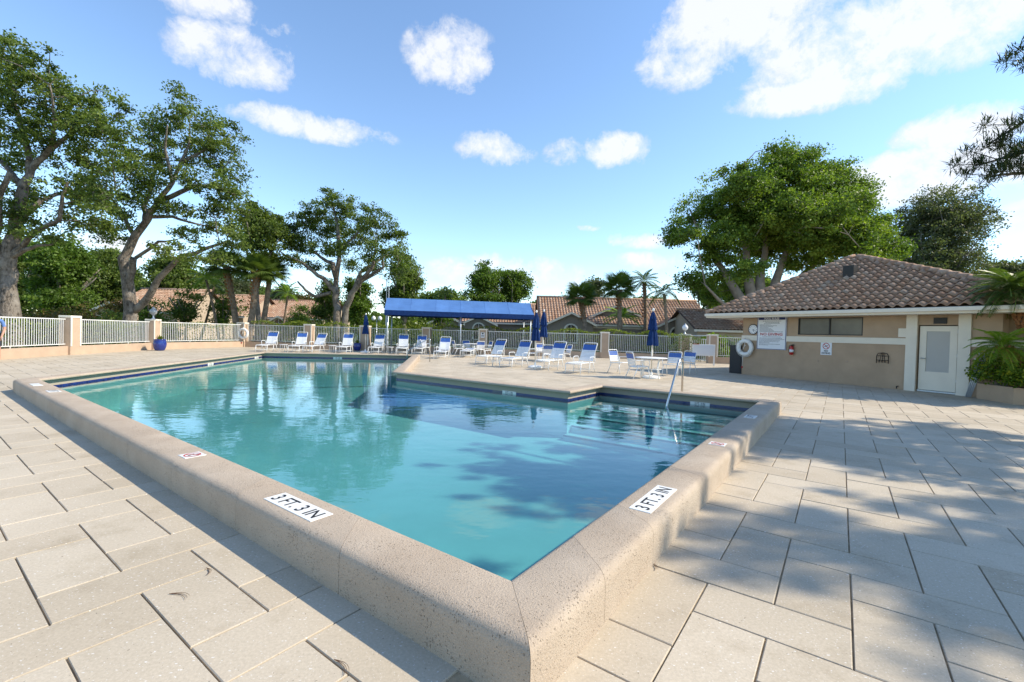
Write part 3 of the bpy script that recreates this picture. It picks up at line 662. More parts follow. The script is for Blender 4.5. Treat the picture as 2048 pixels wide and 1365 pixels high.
mb.obj('valance', NAVY, can)
for x in (-ov, CL+ov): MB().add([(x, -ov, ze), (x, CD+ov, ze), (x, CD/2, zr)], [(0, 1, 2)]).obj('gable_end', AWN, can)
for y in (0, CD): MB().tube([(0, y, ze-.04), (CL, y, ze-.04)], .025, 8).obj('header_tube', ALU, can, True)
for x in (.05, CL/2, CL-.05): MB().tube([(x, 0, ze-.04), (x, CD/2, zr-.05), (x, CD, ze-.04)], .02, 8).obj('rafter', ALU, can, True)
# ------------------------------------------------------------------ fence: low wall, pillars, panels
PK = MB().box((0, 0, .52), (.017, .017, 1.04)).mesh('picket', RAILW)
def low_wall(a, b, label):
    a, b = np.array(a), np.array(b); L_ = np.linalg.norm(b-a); rz = math.atan2(*(b-a)[::-1])
    r = tag(MB().box((L_/2, 0, .19), (L_, .20, .38), ch=.01).obj('low_wall', STUCCO, None, loc=(a[0], a[1], 0)), label, 'wall', 'low stucco fence walls'); r.rotation_euler = (0, 0, rz)
def panel(a, b, label, group):
    a, b = np.array(a), np.array(b); L_ = np.linalg.norm(b-a); rz = math.atan2(*(b-a)[::-1])
    r = thing('fence_panel', label, 'fence', (a[0], a[1], .38), rz, group)
    MB().box((L_/2, 0, 1.16), (L_, .045, .035)).obj('top_rail', RAILW, r); MB().box((L_/2, 0, .09), (L_, .035, .03)).obj('bottom_rail', RAILW, r)
    k = int(L_/.115)
    for q in range(1, k): link('picket', PK, r, (L_*q/k, 0, .11))
    for q in (1/3, 2/3): MB().box((0, 0, .04), (.02, .02, .08)).obj('rail_foot', RAILW, r, loc=(L_*q, 0, 0))
def pillar(c, rz, w, label, h=1.70, sign=False, lamp=None):
    r = thing('fence_pillar', label, 'pillar', (c[0], c[1], 0), rz, 'stucco fence pillars')
    MB().box((0, 0, (h-.09)/2), (w, .42, h-.09)).obj('pillar_core', STUCCO, r)
    MB().box((0, 0, h-.045), (w+.05, .47, .09), ch=.01).obj('cap_trim', TRIM, r)
    for y in (-.222, .222):
        for x in (-w/2+.03, w/2-.03): MB().box((x, y, .38+(h-.47)/2), (.07, .03, h-.47)).obj('edge_trim', TRIM, r)
    if lamp:
        b = thing('globe_lamp', lamp, 'lamp', (c[0], c[1], h), rz)
        MB().lathe([(.09, 0), (.09, .03), (.045, .06), (.035, .18), (.06, .22), (.10, .24)], 14).obj('lamp_stem', ALU, b, True)
        MB().lathe([(.08, .24), (.15, .30), (.185, .40), (.165, .50), (.09, .58), (.05, .60)], 16).obj('globe', mat('smoked_globe', (.32, .33, .33), .12, spec=.7) if 'clear' in lamp else SIGNW, b, True)
        MB().lathe([(.10, .58), (.06, .63), (.02, .68)], 12).obj('finial', ALU, b, True)
    return r
fA = gp(0, 719.5)[:2]; fP = gp(140, 709.7)[:2]; fC = gp(306, 699.5)[:2]; fD = np.array([-18.75, 31.6]); fE = np.array([11.3, 28.9])
dl = (fP-fA)/np.linalg.norm(fP-fA); f0 = fA-dl*5.
angL = math.atan2(*(fC-fP)[::-1])
pillar(fP, angL, .55, 'stucco fence pillar between the two leftmost railings'); 
pillar(fC, angL, .62, 'wide corner pillar carrying a globe lamp', lamp='clear globe lamp on the corner fence pillar')
low_wall(f0, fP, 'low stucco wall beneath the leftmost railing'); low_wall(fP, fC, 'low stucco wall between the two left pillars'); low_wall(fC, fD, 'low stucco wall running back from the corner pillar')
gF = 'white picket railings of the pool fence'
u_ = (fP-fA)/np.linalg.norm(fP-fA); panel(f0, fP-u_*.3, 'white picket railing panel at the far left end', gF)
u_ = (fC-fP)/np.linalg.norm(fC-fP); panel(fP+u_*.3, fC-u_*.33, 'white picket railing between the two left pillars', gF)
u_ = (fD-fC)/np.linalg.norm(fD-fC); panel(fC+u_*.33, fD-u_*.3, 'white picket railing between corner pillar and life ring pillar', gF)
rb = math.atan2(*(fE-fD)[::-1]); eb = (fE-fD)/np.linalg.norm(fE-fD); LB = np.linalg.norm(fE-fD)
low_wall(fD, fE, 'long low stucco wall under the back railings')
def on_back(x):   # where the pixel column meets the back fence line
    r = ray(x, 690)[:2]; M_ = np.array([[r[0], -eb[0]], [r[1], -eb[1]]]); k = np.linalg.solve(M_, fD); return k[1]
bp = [485, 618, 730, 853, 966, 1078, 1209, 1369]
desc = ['holding a life ring', 'behind the second lounger', 'beside a blue pot', 'behind the canopy shade', 'carrying a small notice', 'behind the umbrella pair', 'behind the sunlit loungers', 'beside the white gate with a globe lamp']
pos = [on_back(x) for x in bp]
for i, q in enumerate(pos):
    c = fD+eb*q
    p_ = pillar(c, rb, .62 if i in (2, 7) else .55, 'stucco fence pillar '+desc[i], lamp='white globe lamp on the pillar beside the gate' if i == 7 else None)
    if i == 4:
        sg = MB().box((0, -.245, 1.28), (.26, .012, .34)).obj('notice_plate', SIGNW, p_)
        MB().box((0, -.2525, 1.38), (.12, .003, .09)).box((0, -.2525, 1.26), (.2, .003, .03)).box((0, -.2525, 1.20), (.2, .003, .03)).obj('notice_print', INK, p_)
    if i: panel(fD+eb*(pos[i-1]+.3), c-eb*.3, 'white picket railing ending at the pillar '+desc[i], gF)
# gate, notice board and the short fence beside the pool house
gE = gp(1423, 727)[:2]; gG = gp(1482, 729)[:2]+np.array([.3, -.1])
low_wall(gE, gG, 'low wall beside the pool house corner'); panel(gE, gG, 'white picket railing beside the pool house corner', gF)
c9 = fD+eb*pos[7]; pillar(gE, rb, .5, 'plain stucco pillar right of the white notice board')
gt = thing('white_gate', 'white slatted gate beside the notice board', 'gate', (*(c9+np.array([.35, -.1])), 0), math.atan2(*(gE-c9)[::-1]))
GL = np.linalg.norm(gE-c9)-.6
MB().box((GL/2, 0, 1.62), (GL, .05, .05)).box((GL/2, 0, 1.4), (GL, .05, .04)).box((GL/2, 0, .12), (GL, .05, .05)).box((.02, 0, .86), (.05, .05, 1.55)).box((GL-.02, 0, .86), (.05, .05, 1.55)).obj('gate_frame', RAILW, gt)
for q in range(1, 11): MB().box((0, 0, .76), (.022, .02, 1.3)).obj('gate_bar', RAILW, gt, loc=(GL*q/11, 0, .0))
nb0 = gp(1386, 730)[:2]; nb = thing('notice_board', 'white notice board cabinet in front of the gate', 'notice board', (nb0[0], nb0[1], 0), -.25)
MB().box((0, 0, .55), (.07, .07, 1.1)).box((1.05, 0, .55), (.07, .07, 1.1)).obj('post', WHITE, nb)
MB().box((.52, 0, .82), (1.15, .08, .62), ch=.01).obj('cabinet', WHITE, nb); MB().box((.52, -.045, .82), (1.0, .012, .50)).obj('pane', SIGNW, nb); MB().box((.12, -.05, 1.14), (.3, .06, .03)).obj('header_strip', REDI, nb)
# ------------------------------------------------------------------ pots, life rings
def pot(loc, label, h=.52):
    r = thing('glazed_pot', label, 'plant pot', loc, 0, 'cobalt blue pots'); k = h/.52
    MB().lathe([(q*k, z*k) for q, z in [(.15, 0), (.19, .04), (.24, .18), (.255, .30), (.235, .44), (.215, .48), (.235, .50), (.235, .52), (.2, .52), (.19, .46)]], 28).obj('pot', POTB, r, True)
    MB().lathe([(.19*k, .455*k), (.02, .465*k)], 20).obj('soil', SOIL, r)
    V = []; Fq = []
    for i in range(60):
        a = rng.uniform(0, 6.28); l = rng.uniform(.12, .3); e = rng.uniform(.5, 1.4); d = np.array([math.cos(a)*math.cos(e), math.sin(a)*math.cos(e), math.sin(e)]); s = np.cross(d, [0, 0, 1]); s /= np.linalg.norm(s); b = np.array([0, 0, .46*k])+d*.05
        i0 = len(V); V += [b, b+d*l*.5+s*.025, b+d*l, b+d*l*.5-s*.025]; Fq.append((i0, i0+1, i0+2, i0+3))
    link('foliage', arr_mesh('foliage', np.array(V), np.array(Fq), HEDGE, attr=rng.random(60)), r)
q = gp(319.5, 701.8); pot((q[0], q[1], 0), 'cobalt blue glazed pot in front of the corner pillar', .62)
q = fD+eb*(pos[2]-.35); pot((q[0], q[1]-.55, 0), 'cobalt blue glazed pot behind the slim umbrella')
def ring_mesh(mb, R, r, n1=32, n2=10):
    b = len(mb.v)
    for i in range(n1):
        a = 2*math.pi*i/n1
        for k in range(n2): c = 2*math.pi*k/n2; mb.v.append(((R+r*math.cos(c))*math.cos(a), r*1.0*math.sin(c), (R+r*math.cos(c))*math.sin(a)))
    for i in range(n1):
        for k in range(n2): mb.f.append((b+i*n2+k, b+((i+1) % n1)*n2+k, b+((i+1) % n1)*n2+(k+1) % n2, b+i*n2+(k+1) % n2)); mb.m.append(0)
    return mb
def life_ring(loc, rz, label, R=.27, drop=.5):
    r = thing('life_ring', label, 'life ring', loc, rz)
    ring_mesh(MB(), R, .085).obj('ring', BUOY, r, True)
    for k in range(4):
        a = .785+k*math.pi/2; mb = MB(); b = ring_mesh(MB(), .09, .012, 16, 6); ca, sa = math.cos(a), math.sin(a)
        b.v = [(R*ca+x*ca, z_*1.0, R*sa+x*sa) for x, z_, z in [(v[0], v[2], v[1]) for v in b.v]]; b.obj('strap_band', ROPE, r, True)
    MB().tube([((R+.11)*math.cos(q_), -.02, (R+.11)*math.sin(q_)) for q_ in np.linspace(2.2, 5.6, 20)], .009, 6).obj('grab_rope', ROPE, r, True)
    MB().tube([(0, 0, R+.14), (.05, -.1, R*.6), (.02, -.1, 0.), (-.05, -.1, -R*.5), (.03, -.09, .05), (.1, -.09, R*.4)], .011, 6).tube([(-.08, -.02, -R), (-.08, -.03, -R-drop)], .008, 6).obj('rope', ROPE, r, True)
    MB().lathe([(.02, 0), (.03, .02), (.03, .06), (.02, .08)], 10, (-.08, -.03, -R-drop-.08)).obj('rope_float', REDI, r, True)
    return r
q = fD+eb*(on_back(493))-np.array([-eb[1], eb[0]])*.36; life_ring((q[0], q[1], .93), rb, 'white life ring hanging on the railing pillar at the back', .31, .3)
wr = math.atan2(BD[1], BD[0])
q = bw(.20, -.13); life_ring((q[0], q[1], 1.12), wr, 'white life ring hanging on the pool house corner', .28, .5)
# ------------------------------------------------------------------ pool house
house = thing('pool_house', 'tan stucco pool house with a terracotta tile hip roof', 'building', (BL[0], BL[1], 0), wr)
HW, HD = 8.45, 8.2    # local x along the front, local y into the building
mb = MB()
hole = (2.22, 4.32, 1.69, 2.31)
def front_wall(x0, x1, z0, z1): mb.add([(x0, 0, z0), (x1, 0, z0), (x1, 0, z1), (x0, 0, z1)], [(0, 1, 2, 3)])
for a in ((0, hole[0], 0, 2.42), (hole[1], 5.79, 0, 2.42), (hole[0], hole[1], 0, hole[2]), (hole[0], hole[1], hole[3], 2.42), (5.79, 6.72, 2.04, 2.42), (6.72, 7.6, 0, 2.42)): front_wall(*a)
for (x0, x1, z0, z1) in (hole, (5.79, 6.72, 0, 2.04)):
    mb.add([(x0, 0, z0), (x0, .12, z0), (x0, .12, z1), (x0, 0, z1), (x1, 0, z0), (x1, .12, z0), (x1, .12, z1), (x1, 0, z1)], [(0, 1, 2, 3), (5, 4, 7, 6), (3, 2, 6, 7), (1, 0, 4, 5)])
mb.add([(7.6, 0, 0), (7.6, .5, 0), (7.6, .5, 2.42), (7.6, 0, 2.42), (HW, .5, 0), (HW, .5, 2.42), (HW, HD-1, 0), (HW, HD-1, 2.42), (0, HD-1, 0), (0, HD-1, 2.42), (0, 0, 0), (0, 0, 2.42)], [(0, 1, 2, 3), (1, 4, 5, 2), (4, 6, 7, 5), (6, 8, 9, 7), (8, 10, 11, 9)])
mb.obj('wall', STUCCO2, house)
for (x0, x1) in ((-.03, 5.50), (6.99, 7.62)): MB().box(((x0+x1)/2, -.012, 1.525), (x1-x0, .045, .205), ch=.006).obj('band_trim', TRIM, house)
MB().box((8.05, .488, 1.525), (.86, .045, .205), ch=.006).obj('band_trim', TRIM, house)
for x in (5.645, 6.855): MB().box((x, -.02, 1.20), (.27, .10, 2.40), ch=.006).obj('door_post', TRIM, house)
win = MB().box((3.27, .06, 2.0), (2.1, .02, .62)).obj('window', FROST, house)
MB().box((3.27, .03, 2.298), (2.1, .06, .03)).box((3.27, .03, 1.705), (2.1, .06, .03)).box((2.235, .03, 2.0), (.03, .06, .56)).box((4.305, .03, 2.0), (.03, .06, .56)).box((3.29, .035, 2.0), (.035, .05, .56)).obj('frame', DARK, win)
door = MB().box((6.255, .05, .35), (.86, .05, .56)).box((6.255, .05, 1.93), (.86, .05, .16)).box((5.905, .05, 1.24), (.16, .05, 1.22)).box((6.605, .05, 1.24), (.16, .05, 1.22)).obj('door', TRIM, house)
grl = MB()
for k in range(26): grl.box((5.995+k*.0208, .05, 1.24), (.011, .012, 1.22))
for k in range(58): grl.box((6.255, .052, .64+k*.0209), (.54, .010, .011))
grl.obj('door_grille', mat('grille_paint', (.58, .56, .52), .6), door); MB().box((6.255, .10, 1.24), (.56, .01, 1.26)).obj('grille_backing', mat('dark_interior', (.05, .048, .042), .9), door)
MB().tube([(5.89, .02, 1.03), (5.89, -.035, 1.03), (6.0, -.04, 1.025)], .012, 8).lathe([(.03, 0), (.03, .02)], 12, (5.89, -.0, 1.02)).obj('handle', ALU, door, True)
MB().box((6.255, .06, .035), (.90, .10, .05)).obj('threshold', ALU, door)
for z in (.35, 1.1, 1.8): MB().tube([(6.70, .015, z), (6.70, .015, z+.1)], .012, 8).obj('hinge', ALU, door)
MB().box((6.30, -.01, 2.17), (.30, .04, .18)).obj('vent', DARK, house); MB().box((5.42, -.012, 1.80), (.24, .03, .28), ch=.008).obj('wall_plate', TRIM, house)
for (u, z) in ((2.96, .75), (3.9, .78)): MB().tube([(u, .01, z), (u, -.012, z)], .03, 12).obj('pipe_cap', STUCCO, house, True)
MB().tube([(5.34, 0, .10), (5.34, -.09, .10), (5.34, -.10, .03)], .018, 8).obj('spigot', DARK, house, True)
# roof: eave rectangle and apex fitted to the photograph
EX0, EX1, EY0, EY1, EZ = -1.2, 9.25, -.8, 8.0, 2.52
AP = (2.45, 3.55, 4.97)
MB().box(((EX0+EX1)/2, (EY0+EY1)/2, 2.365), (EX1-EX0-.06, EY1-EY0-.06, .03)).obj('soffit', TRIM, house)
fas = MB()
for (a, b) in (((EX0, EY0), (EX1, EY0)), ((EX1, EY0), (EX1, EY1)), ((EX1, EY1), (EX0, EY1)), ((EX0, EY1), (EX0, EY0))):
    c = ((a[0]+b[0])/2, (a[1]+b[1])/2, 2.435); L_ = math.hypot(b[0]-a[0], b[1]-a[1]); fas.box(c, (L_-.0, .03, .19), rz=math.atan2(b[1]-a[1], b[0]-a[0]))
fas.obj('fascia', TRIM, house)
fas = MB(); fas.box(((EX0+EX1)/2, EY0-.066, 2.465), (EX1-EX0, .10, .11), ch=.012).obj('gutter', TRIM, house)
crn = [np.array((EX0, EY0, EZ)), np.array((EX1, EY0, EZ)), np.array((EX1, EY1, EZ)), np.array((EX0, EY1, EZ))]; AP = np.array(AP)
roof = MB()
for i in range(4): roof.add([crn[i]-[0, 0, .02], crn[(i+1) % 4]-[0, 0, .02], AP-[0, 0, .03]], [(0, 1, 2)])
roofo = roof.obj('roof', mat('roof_underlay', (.12, .07, .05), .9), house)
def tile_prof(w, L_, hgt, nx=8, lip=.022):
    # S-tile: x across, y up the slope, z off the deck; lower end raised over the course below
    V = []; Fs = []
    for j, (y, dz_) in enumerate(((0, lip), (L_, 0.))):
        for i in range(nx+1):
            x = i/nx; z = hgt*(.5-.5*math.cos(2*math.pi*(x*.999)))**.8 if x < 1 else 0
            V.append((x*w-w/2, y, z+dz_+.006))
    for i in range(nx+1): V.append((V[i][0], .004, V[i][2]-.02))
    for i in range(nx): Fs += [(i, i+1, nx+2+i, nx+1+i), (2*(nx+1)+i, 2*(nx+1)+i+1, i+1, i)]
    return V, Fs
def slope_frame(a, b, c):
    ex = (b-a)/np.linalg.norm(b-a); n_ = np.cross(b-a, c-a); n_ /= np.linalg.norm(n_)
    if n_[2] < 0: n_ = -n_
    ey = np.cross(n_, ex); return ex, ey, n_
def tiles_on(poly, w, L_, cb):
    a, b = poly[0], poly[1]; ex, ey, n_ = slope_frame(a, b, poly[2]); pts2 = [np.array([(p-a)@ex, (p-a)@ey]) for p in poly]
    ymax = max(p[1] for p in pts2); rows = int(ymax/L_)+1
    for r_ in range(rows):
        y = r_*L_; 
        if y > ymax-.05: break
        xs = []
        ym = min(y+L_*.5, ymax-.01)
        for i in range(len(pts2)):
            p, q_ = pts2[i], pts2[(i+1) % len(pts2)]
            if (p[1]-ym)*(q_[1]-ym) < 0: xs.append(p[0]+(q_[0]-p[0])*(ym-p[1])/(q_[1]-p[1]))
        if len(xs) < 2: continue
        x0, x1 = min(xs), max(xs); x = math.ceil((x0+w*.3)/w)*w
        while x < x1-w*.3+1e-6:
            cb(a+ex*x+ey*y, ex, ey, n_, r_); x += w
TV, TF = tile_prof(.25, .335, .085, 8, .045); me = bpy.data.meshes.new('roof_tile'); me.from_pydata(TV, [], TF); me.materials.append(ROOF); me.polygons.foreach_set('use_smooth', [True]*len(me.polygons)); me.update()
nt_ = [0]; left = MB()
def put(o_, ex, ey, n_, r_):
    if nt_[0] < 298:
        ob = link('roof_tile', me, roofo); M_ = Matrix(((ex[0], ey[0], n_[0], o_[0]), (ex[1], ey[1], n_[1], o_[1]), (ex[2], ey[2], n_[2], o_[2]), (0, 0, 0, 1))); ob.matrix_local = M_; nt_[0] += 1
    else: left.add([o_+ex*v[0]+ey*v[1]+n_*v[2] for v in TV], TF)
tiles_on([crn[0], crn[1], AP], .25, .31, put)
for i in (1, 2, 3):
    tiles_on([crn[i], crn[(i+1) % 4], AP], .25, .31, lambda o_, ex, ey, n_, r_: left.add([o_+ex*v[0]+ey*v[1]+n_*v[2] for v in TV], TF))
tag(left.obj('roof_tiles', ROOF, roofo, True), None, None, None, 'stuff')
for i in range(4):     # hip caps
    a, b = crn[i], AP; L_ = np.linalg.norm(b-a); d = (b-a)/L_; k = int(L_/.36)
    for q in range(k): 
        p0, p1 = a+d*(q*.36), a+d*(q*.36+.40); MB().tube([p0+[0, 0, .035], p1+[0, 0, .02]], [.125, .10], 8).obj('hip_cap', ROOF, roofo, True)
MB().box((3.1, 1.75, 4.07), (.36, .36, .55)).obj('chimney_vent', DARK, roofo); MB().box((5.2, 1.6, 3.70), (.12, .12, .35)).obj('vent_pipe', DARK, roofo)
# fittings on the front wall
def on_wall(name, label, cat, u, z): return thing(name, label, cat, bw(u, 0, z), wr)
def wtext(txt, size, m, parent, x, y, z, bold=0., sx=1., align='CENTER'):
    o = link('lettering', text_mesh(txt, size, m, bold, sx, align), parent); place(o, (x, y, z), (1, 0, 0), (0, 0, 1)); return o
rb_ = on_wall('rules_board', 'large white pool rules board with navy header', 'sign', 1.235, 1.72)
MB().box((0, -.035, 0), (1.17, .03, 1.28)).obj('board', SIGNW, rb_)
MB().box((0, -.052, .585), (1.06, .008, .09)).obj('header_strip', SIGNB, rb_)
bd = MB()
for (x, z, w, h) in ((-.565, 0, .02, 1.26), (.565, 0, .02, 1.26), (0, .635, 1.15, .012), (0, -.62, 1.15, .02)): bd.box((x, -.0525, z), (w, .006, h))
bd.obj('border', SIGNB, rb_)
wtext('POOL RULES', .105, SIGNW, rb_, 0, -.0575, .585, .004); wtext('NO DIVING', .15, REDI, rb_, 0, -.0575, -.035, .002, 1.15)
ln = MB()
for k, (w, z) in enumerate([(.72, .49), (.50, .44), (.62, .40), (.40, .345), (.66, .305), (.5, .265), (.3, .225), (.42, .185), (.46, .145), (.55, .105), (.9, .068)]+[(.7, -.135)]+[(.86, -.19), (.96, -.235), (.78, -.28), (.72, -.325), (.40, -.37), (.8, -.42), (.36, -.46)]):
    x = -.48 if k > 2 and k != 11 else -w/2; e = x+w
    while x < e: wl = random.uniform(.03, .085); ln.box((x+wl/2, -.0505, z), (wl, .002, .014)); x += wl+.016
ln.obj('small_print', INK, rb_)
ck = on_wall('wall_clock', 'round white clock with a dark rim beside the rules board', 'clock', .46, 1.88)
b = MB().lathe([(.215, 0), (.215, .03), (.19, .045), (.185, .03)], 32); b.v = [(x, -.002-z, y) for x, y, z in b.v]; b.obj('rim', mat('bronze_rim', (.05, .035, .02), .4), ck, True)
b = MB().lathe([(.186, .034), (.01, .036)], 32); b.v = [(x, -.002-z, y) for x, y, z in b.v]; b.obj('face', SIGNW, ck)
hd = MB()
for k in range(12): a = k*math.pi/6; hd.box((.155*math.sin(a), -.040, .155*math.cos(a)), (.022, .004, .022))
hd.tube([(0, -.043, 0), (.03, -.043, -.09)], .008, 6).tube([(0, -.046, 0), (.10, -.046, -.05)], .006, 6).obj('hands', INK, ck)
nd = on_wall('no_diving_sign', 'small white no diving sign with a red ring', 'sign', 3.22, 1.205)
MB().box((0, -.008, 0), (.36, .012, .45), ch=.003).obj('plate', SIGNW, nd)
rg = MB()
for q in range(28):
    a, b = 2*math.pi*q/28, 2*math.pi*(q+1)/28; R, r2 = .115, .092
    rg.add([(R*math.cos(a), -.0155, .09+R*math.sin(a)), (R*math.cos(b), -.0155, .09+R*math.sin(b)), (r2*math.cos(b), -.0155, .09+r2*math.sin(b)), (r2*math.cos(a), -.0155, .09+r2*math.sin(a))], [(0, 1, 2, 3)])
rg.add([(-.075, -.0158, .15), (-.06, -.0158, .165), (.075, -.0158, .03), (.06, -.0158, .015)], [(0, 1, 2, 3)]); rg.obj('prohibition_ring', REDI, nd)
MB().add([(-.06, -.0152, .07), (-.05, -.0152, .055), (.03, -.0152, .10), (.02, -.0152, .118)], [(0, 1, 2, 3)]).add([(.02, -.0152, .10), (.06, -.0152, .13), (.065, -.0152, .115), (.03, -.0152, .085)], [(0, 1, 2, 3)]).obj('diver_figure', INK, nd)
wtext('NO', .085, INK, nd, 0, -.0155, -.085, .003); wtext('DIVING', .085, INK, nd, 0, -.0155, -.165, .003)
fx = on_wall('fire_extinguisher', 'red fire extinguisher on the pool house wall', 'fire extinguisher', 2.06, .92)
MB().lathe([(.055, 0), (.07, .015), (.07, .27), (.05, .32), (.025, .34)], 18, (0, -.09, 0)).obj('cylinder', REDE, fx, True)
MB().lathe([(.0715, .10), (.0715, .20)], 18, (0, -.09, 0)).obj('label_band', SIGNW, fx, True)
MB().lathe([(.02, .34), (.022, .38)], 10, (0, -.09, 0)).tube([(0, -.09, .38), (.09, -.09, .40)], .012, 6).tube([(0, -.09, .37), (.09, -.09, .36)], .01, 6).obj('valve_handle', DARK, fx)
MB().tube([(-.02, -.09, .37), (-.09, -.09, .33), (-.10, -.09, .2), (-.085, -.09, .08)], .012, 8).obj('hose', DARK, fx, True); MB().box((0, -.012, .2), (.05, .024, .3)).obj('bracket', DARK, fx)
rk = on_wall('iron_rack', 'small black wrought iron rack fixed to the wall', 'wall rack', 4.92, .80)
r_ = MB(); r_.tube([(-.16, -.05, 0), (-.16, -.05, .24), (-.12, -.05, .32), (0, -.05, .345), (.12, -.05, .32), (.16, -.05, .24), (.16, -.05, 0)], .011, 6).tube([(-.16, -.05, .1), (.16, -.05, .1)], .009, 6).tube([(-.16, -.05, .24), (.16, -.05, .24)], .009, 6)
for x in (-.08, 0, .08): r_.tube([(x, -.05, .02), (x*.4, -.05, .33)], .008, 6).tube([(x, 0, .1), (x, -.08, .1), (x, -.09, .03)], .008, 6)
r_.tube([(-.15, 0, .24), (-.15, -.05, .24)], .008, 6).tube([(.15, 0, .24), (.15, -.05, .24)], .008, 6).obj('rack_frame', DARK, rk, True)
pl = on_wall('pool_poles', 'bundle of grey aluminium pool poles leaning on the wall', 'pole', 7.18, 0)
for k in range(4): MB().tube([(-.14+k*.03, -.42, .012), (.0+k*.055, -.06, 1.22+.02*(k % 2))], .018, 8).obj('pole', ALU, pl, True)
for k in range(4): MB().lathe([(.021, 0), (.021, .05)], 8, (.003+k*.055, -.058, 1.215)).obj('pole_cap', WHITE, pl)
MB().box((.08, -.05, 1.08), (.36, .06, .035)).obj('wall_hook', WHITE, pl)
bn = tag(MB().box((0, 0, .6), (.55, .5, 1.2), ch=.02).box((0, -.255, .3), (.45, .02, .5)).box((0, -.255, .85), (.45, .02, .5)).obj('storage_bin', WHEATER, None, loc=bw(-.30, .25)), 'dark grey slatted bin at the pool house corner', 'bin'); bn.rotation_euler = (0, 0, wr)
# ------------------------------------------------------------------ vegetation helpers
def leaf_quads(C, size, upb=.5, aspect=.62, fold=.15):
    # one folded rhombic leaf card per centre
    k = len(C); nrm = rng.normal(size=(k, 3)); nrm[:, 2] += upb; nrm /= np.linalg.norm(nrm, axis=1, keepdims=True)
    a = rng.normal(size=(k, 3)); a -= nrm*np.sum(a*nrm, axis=1, keepdims=True); a /= np.linalg.norm(a, axis=1, keepdims=True); b = np.cross(nrm, a)
    s = (size*rng.uniform(.65, 1.35, k))[:, None]
    V = np.empty((k, 4, 3)); V[:, 0] = C-a*s*.5; V[:, 1] = C+b*s*aspect*.5+nrm*s*fold; V[:, 2] = C+a*s*.5; V[:, 3] = C-b*s*aspect*.5+nrm*s*fold
    return V.reshape(-1, 3), np.arange(k*4).reshape(k, 4)
def clumps(ells, dens, shell=.45):
    # clump centres inside ellipsoids (centre, radii), more of them towards the outside
    out = []
    for c, r in ells:
        k = max(3, int(dens*(r[0]*r[1]*r[2])**(2/3)*1.0))
        d = rng.normal(size=(k, 3)); d /= np.linalg.norm(d, axis=1, keepdims=True); q = rng.random(k)**shell
        out.append(np.array(c)+d*q[:, None]*np.array(r))
    return np.concatenate(out)
def leaves_for(cl, per, R, flat=.6):
    k = len(cl); sc = rng.uniform(.6, 1.35, k)
    C = np.repeat(cl, per, axis=0)+rng.normal(size=(k*per, 3))*np.array([R, R, R*flat])*.55*np.repeat(sc, per)[:, None]
    tone = np.clip(np.repeat(rng.normal(.45, .20, k), per)+rng.normal(0, .14, k*per), 0, 1)
    return C, tone
def tree(name, label, base, limbs, ells, lm, bm=None, dens=9., per=90, R=.55, lsz=.17, twig=.5, group=None, flat=.6, cat='tree'):
    # limbs: list of (points, radii) in world space; ells: crown ellipsoids in world space
    bm = bm or BARK; base = np.array(base, float); r = thing(name, label, cat, tuple(base), 0, group); mb = MB(); lp = []
    for pts, rad in limbs:
        pts = [np.array(p) for p in pts]; fine = []; fr = []
        for i in range(len(pts)-1):
            for q in np.linspace(0, 1, 4)[:-1]:
                w = rng.normal(size=3)*rad[i]*.18*(0 if i == 0 and q == 0 else 1); fine.append(pts[i]*(1-q)+pts[i+1]*q+w); fr.append(rad[i]*(1-q)+rad[i+1]*q)
        fine.append(pts[-1]); fr.append(rad[-1]); mb.tube([p-base for p in fine], fr, 9); lp += [(p, q) for p, q in zip(fine, fr)]
    cl = clumps(ells, dens); LP = np.array([p for p, q in lp])
    order = rng.permutation(len(cl))[:int(len(cl)*twig)]; nodes = [p for p in LP]; 
    NP = LP.copy()
    for i in order:
        c = cl[i]; dd = np.linalg.norm(NP-c, axis=1)+np.maximum(0, NP[:, 2]-c[2])*1.5; k = int(np.argmin(dd)); p = NP[k]
        L_ = np.linalg.norm(c-p)
        if L_ > 5.5 or L_ < .2: continue
        mid = (p+c)/2+np.array([0, 0, .10*L_])+rng.normal(size=3)*.06*L_; r0 = min(.012+.012*L_, .06)
        mb.tube([p-base, mid-base, c-base], [r0, r0*.65, .008], 4, False); NP = np.vstack([NP, mid, c])
    mb.obj('trunk', bm, r, True)
    C, tone = leaves_for(cl, per, R, flat); V, Fq = leaf_quads(C-base, lsz)
    link('crown', arr_mesh('crown', V, Fq, lm, attr=tone), r)
    return r
def px_limb(Y, pts, w, dy=0.):
    # limb traced at the tree's own distance, drifting in depth along its length
    k = len(pts); P3 = [dp(x, y, Y+dy*i/(k-1)) for i, (x, y) in enumerate(pts)]; W_ = np.interp(np.linspace(0, 1, k), np.linspace(0, 1, len(w)), w)
    return P3, [q*(Y)/F/2 for q in W_]
def px_ell(Y, L, spread=1.):
    out = []
    for (x, y, rx, ry) in L:
        d = rng.uniform(-1, 1)*spread; c = dp(x, y, Y+d); k = (Y+d)/F; out.append((c, (rx*k, max(rx*k*.8, .8), ry*k)))
    return out
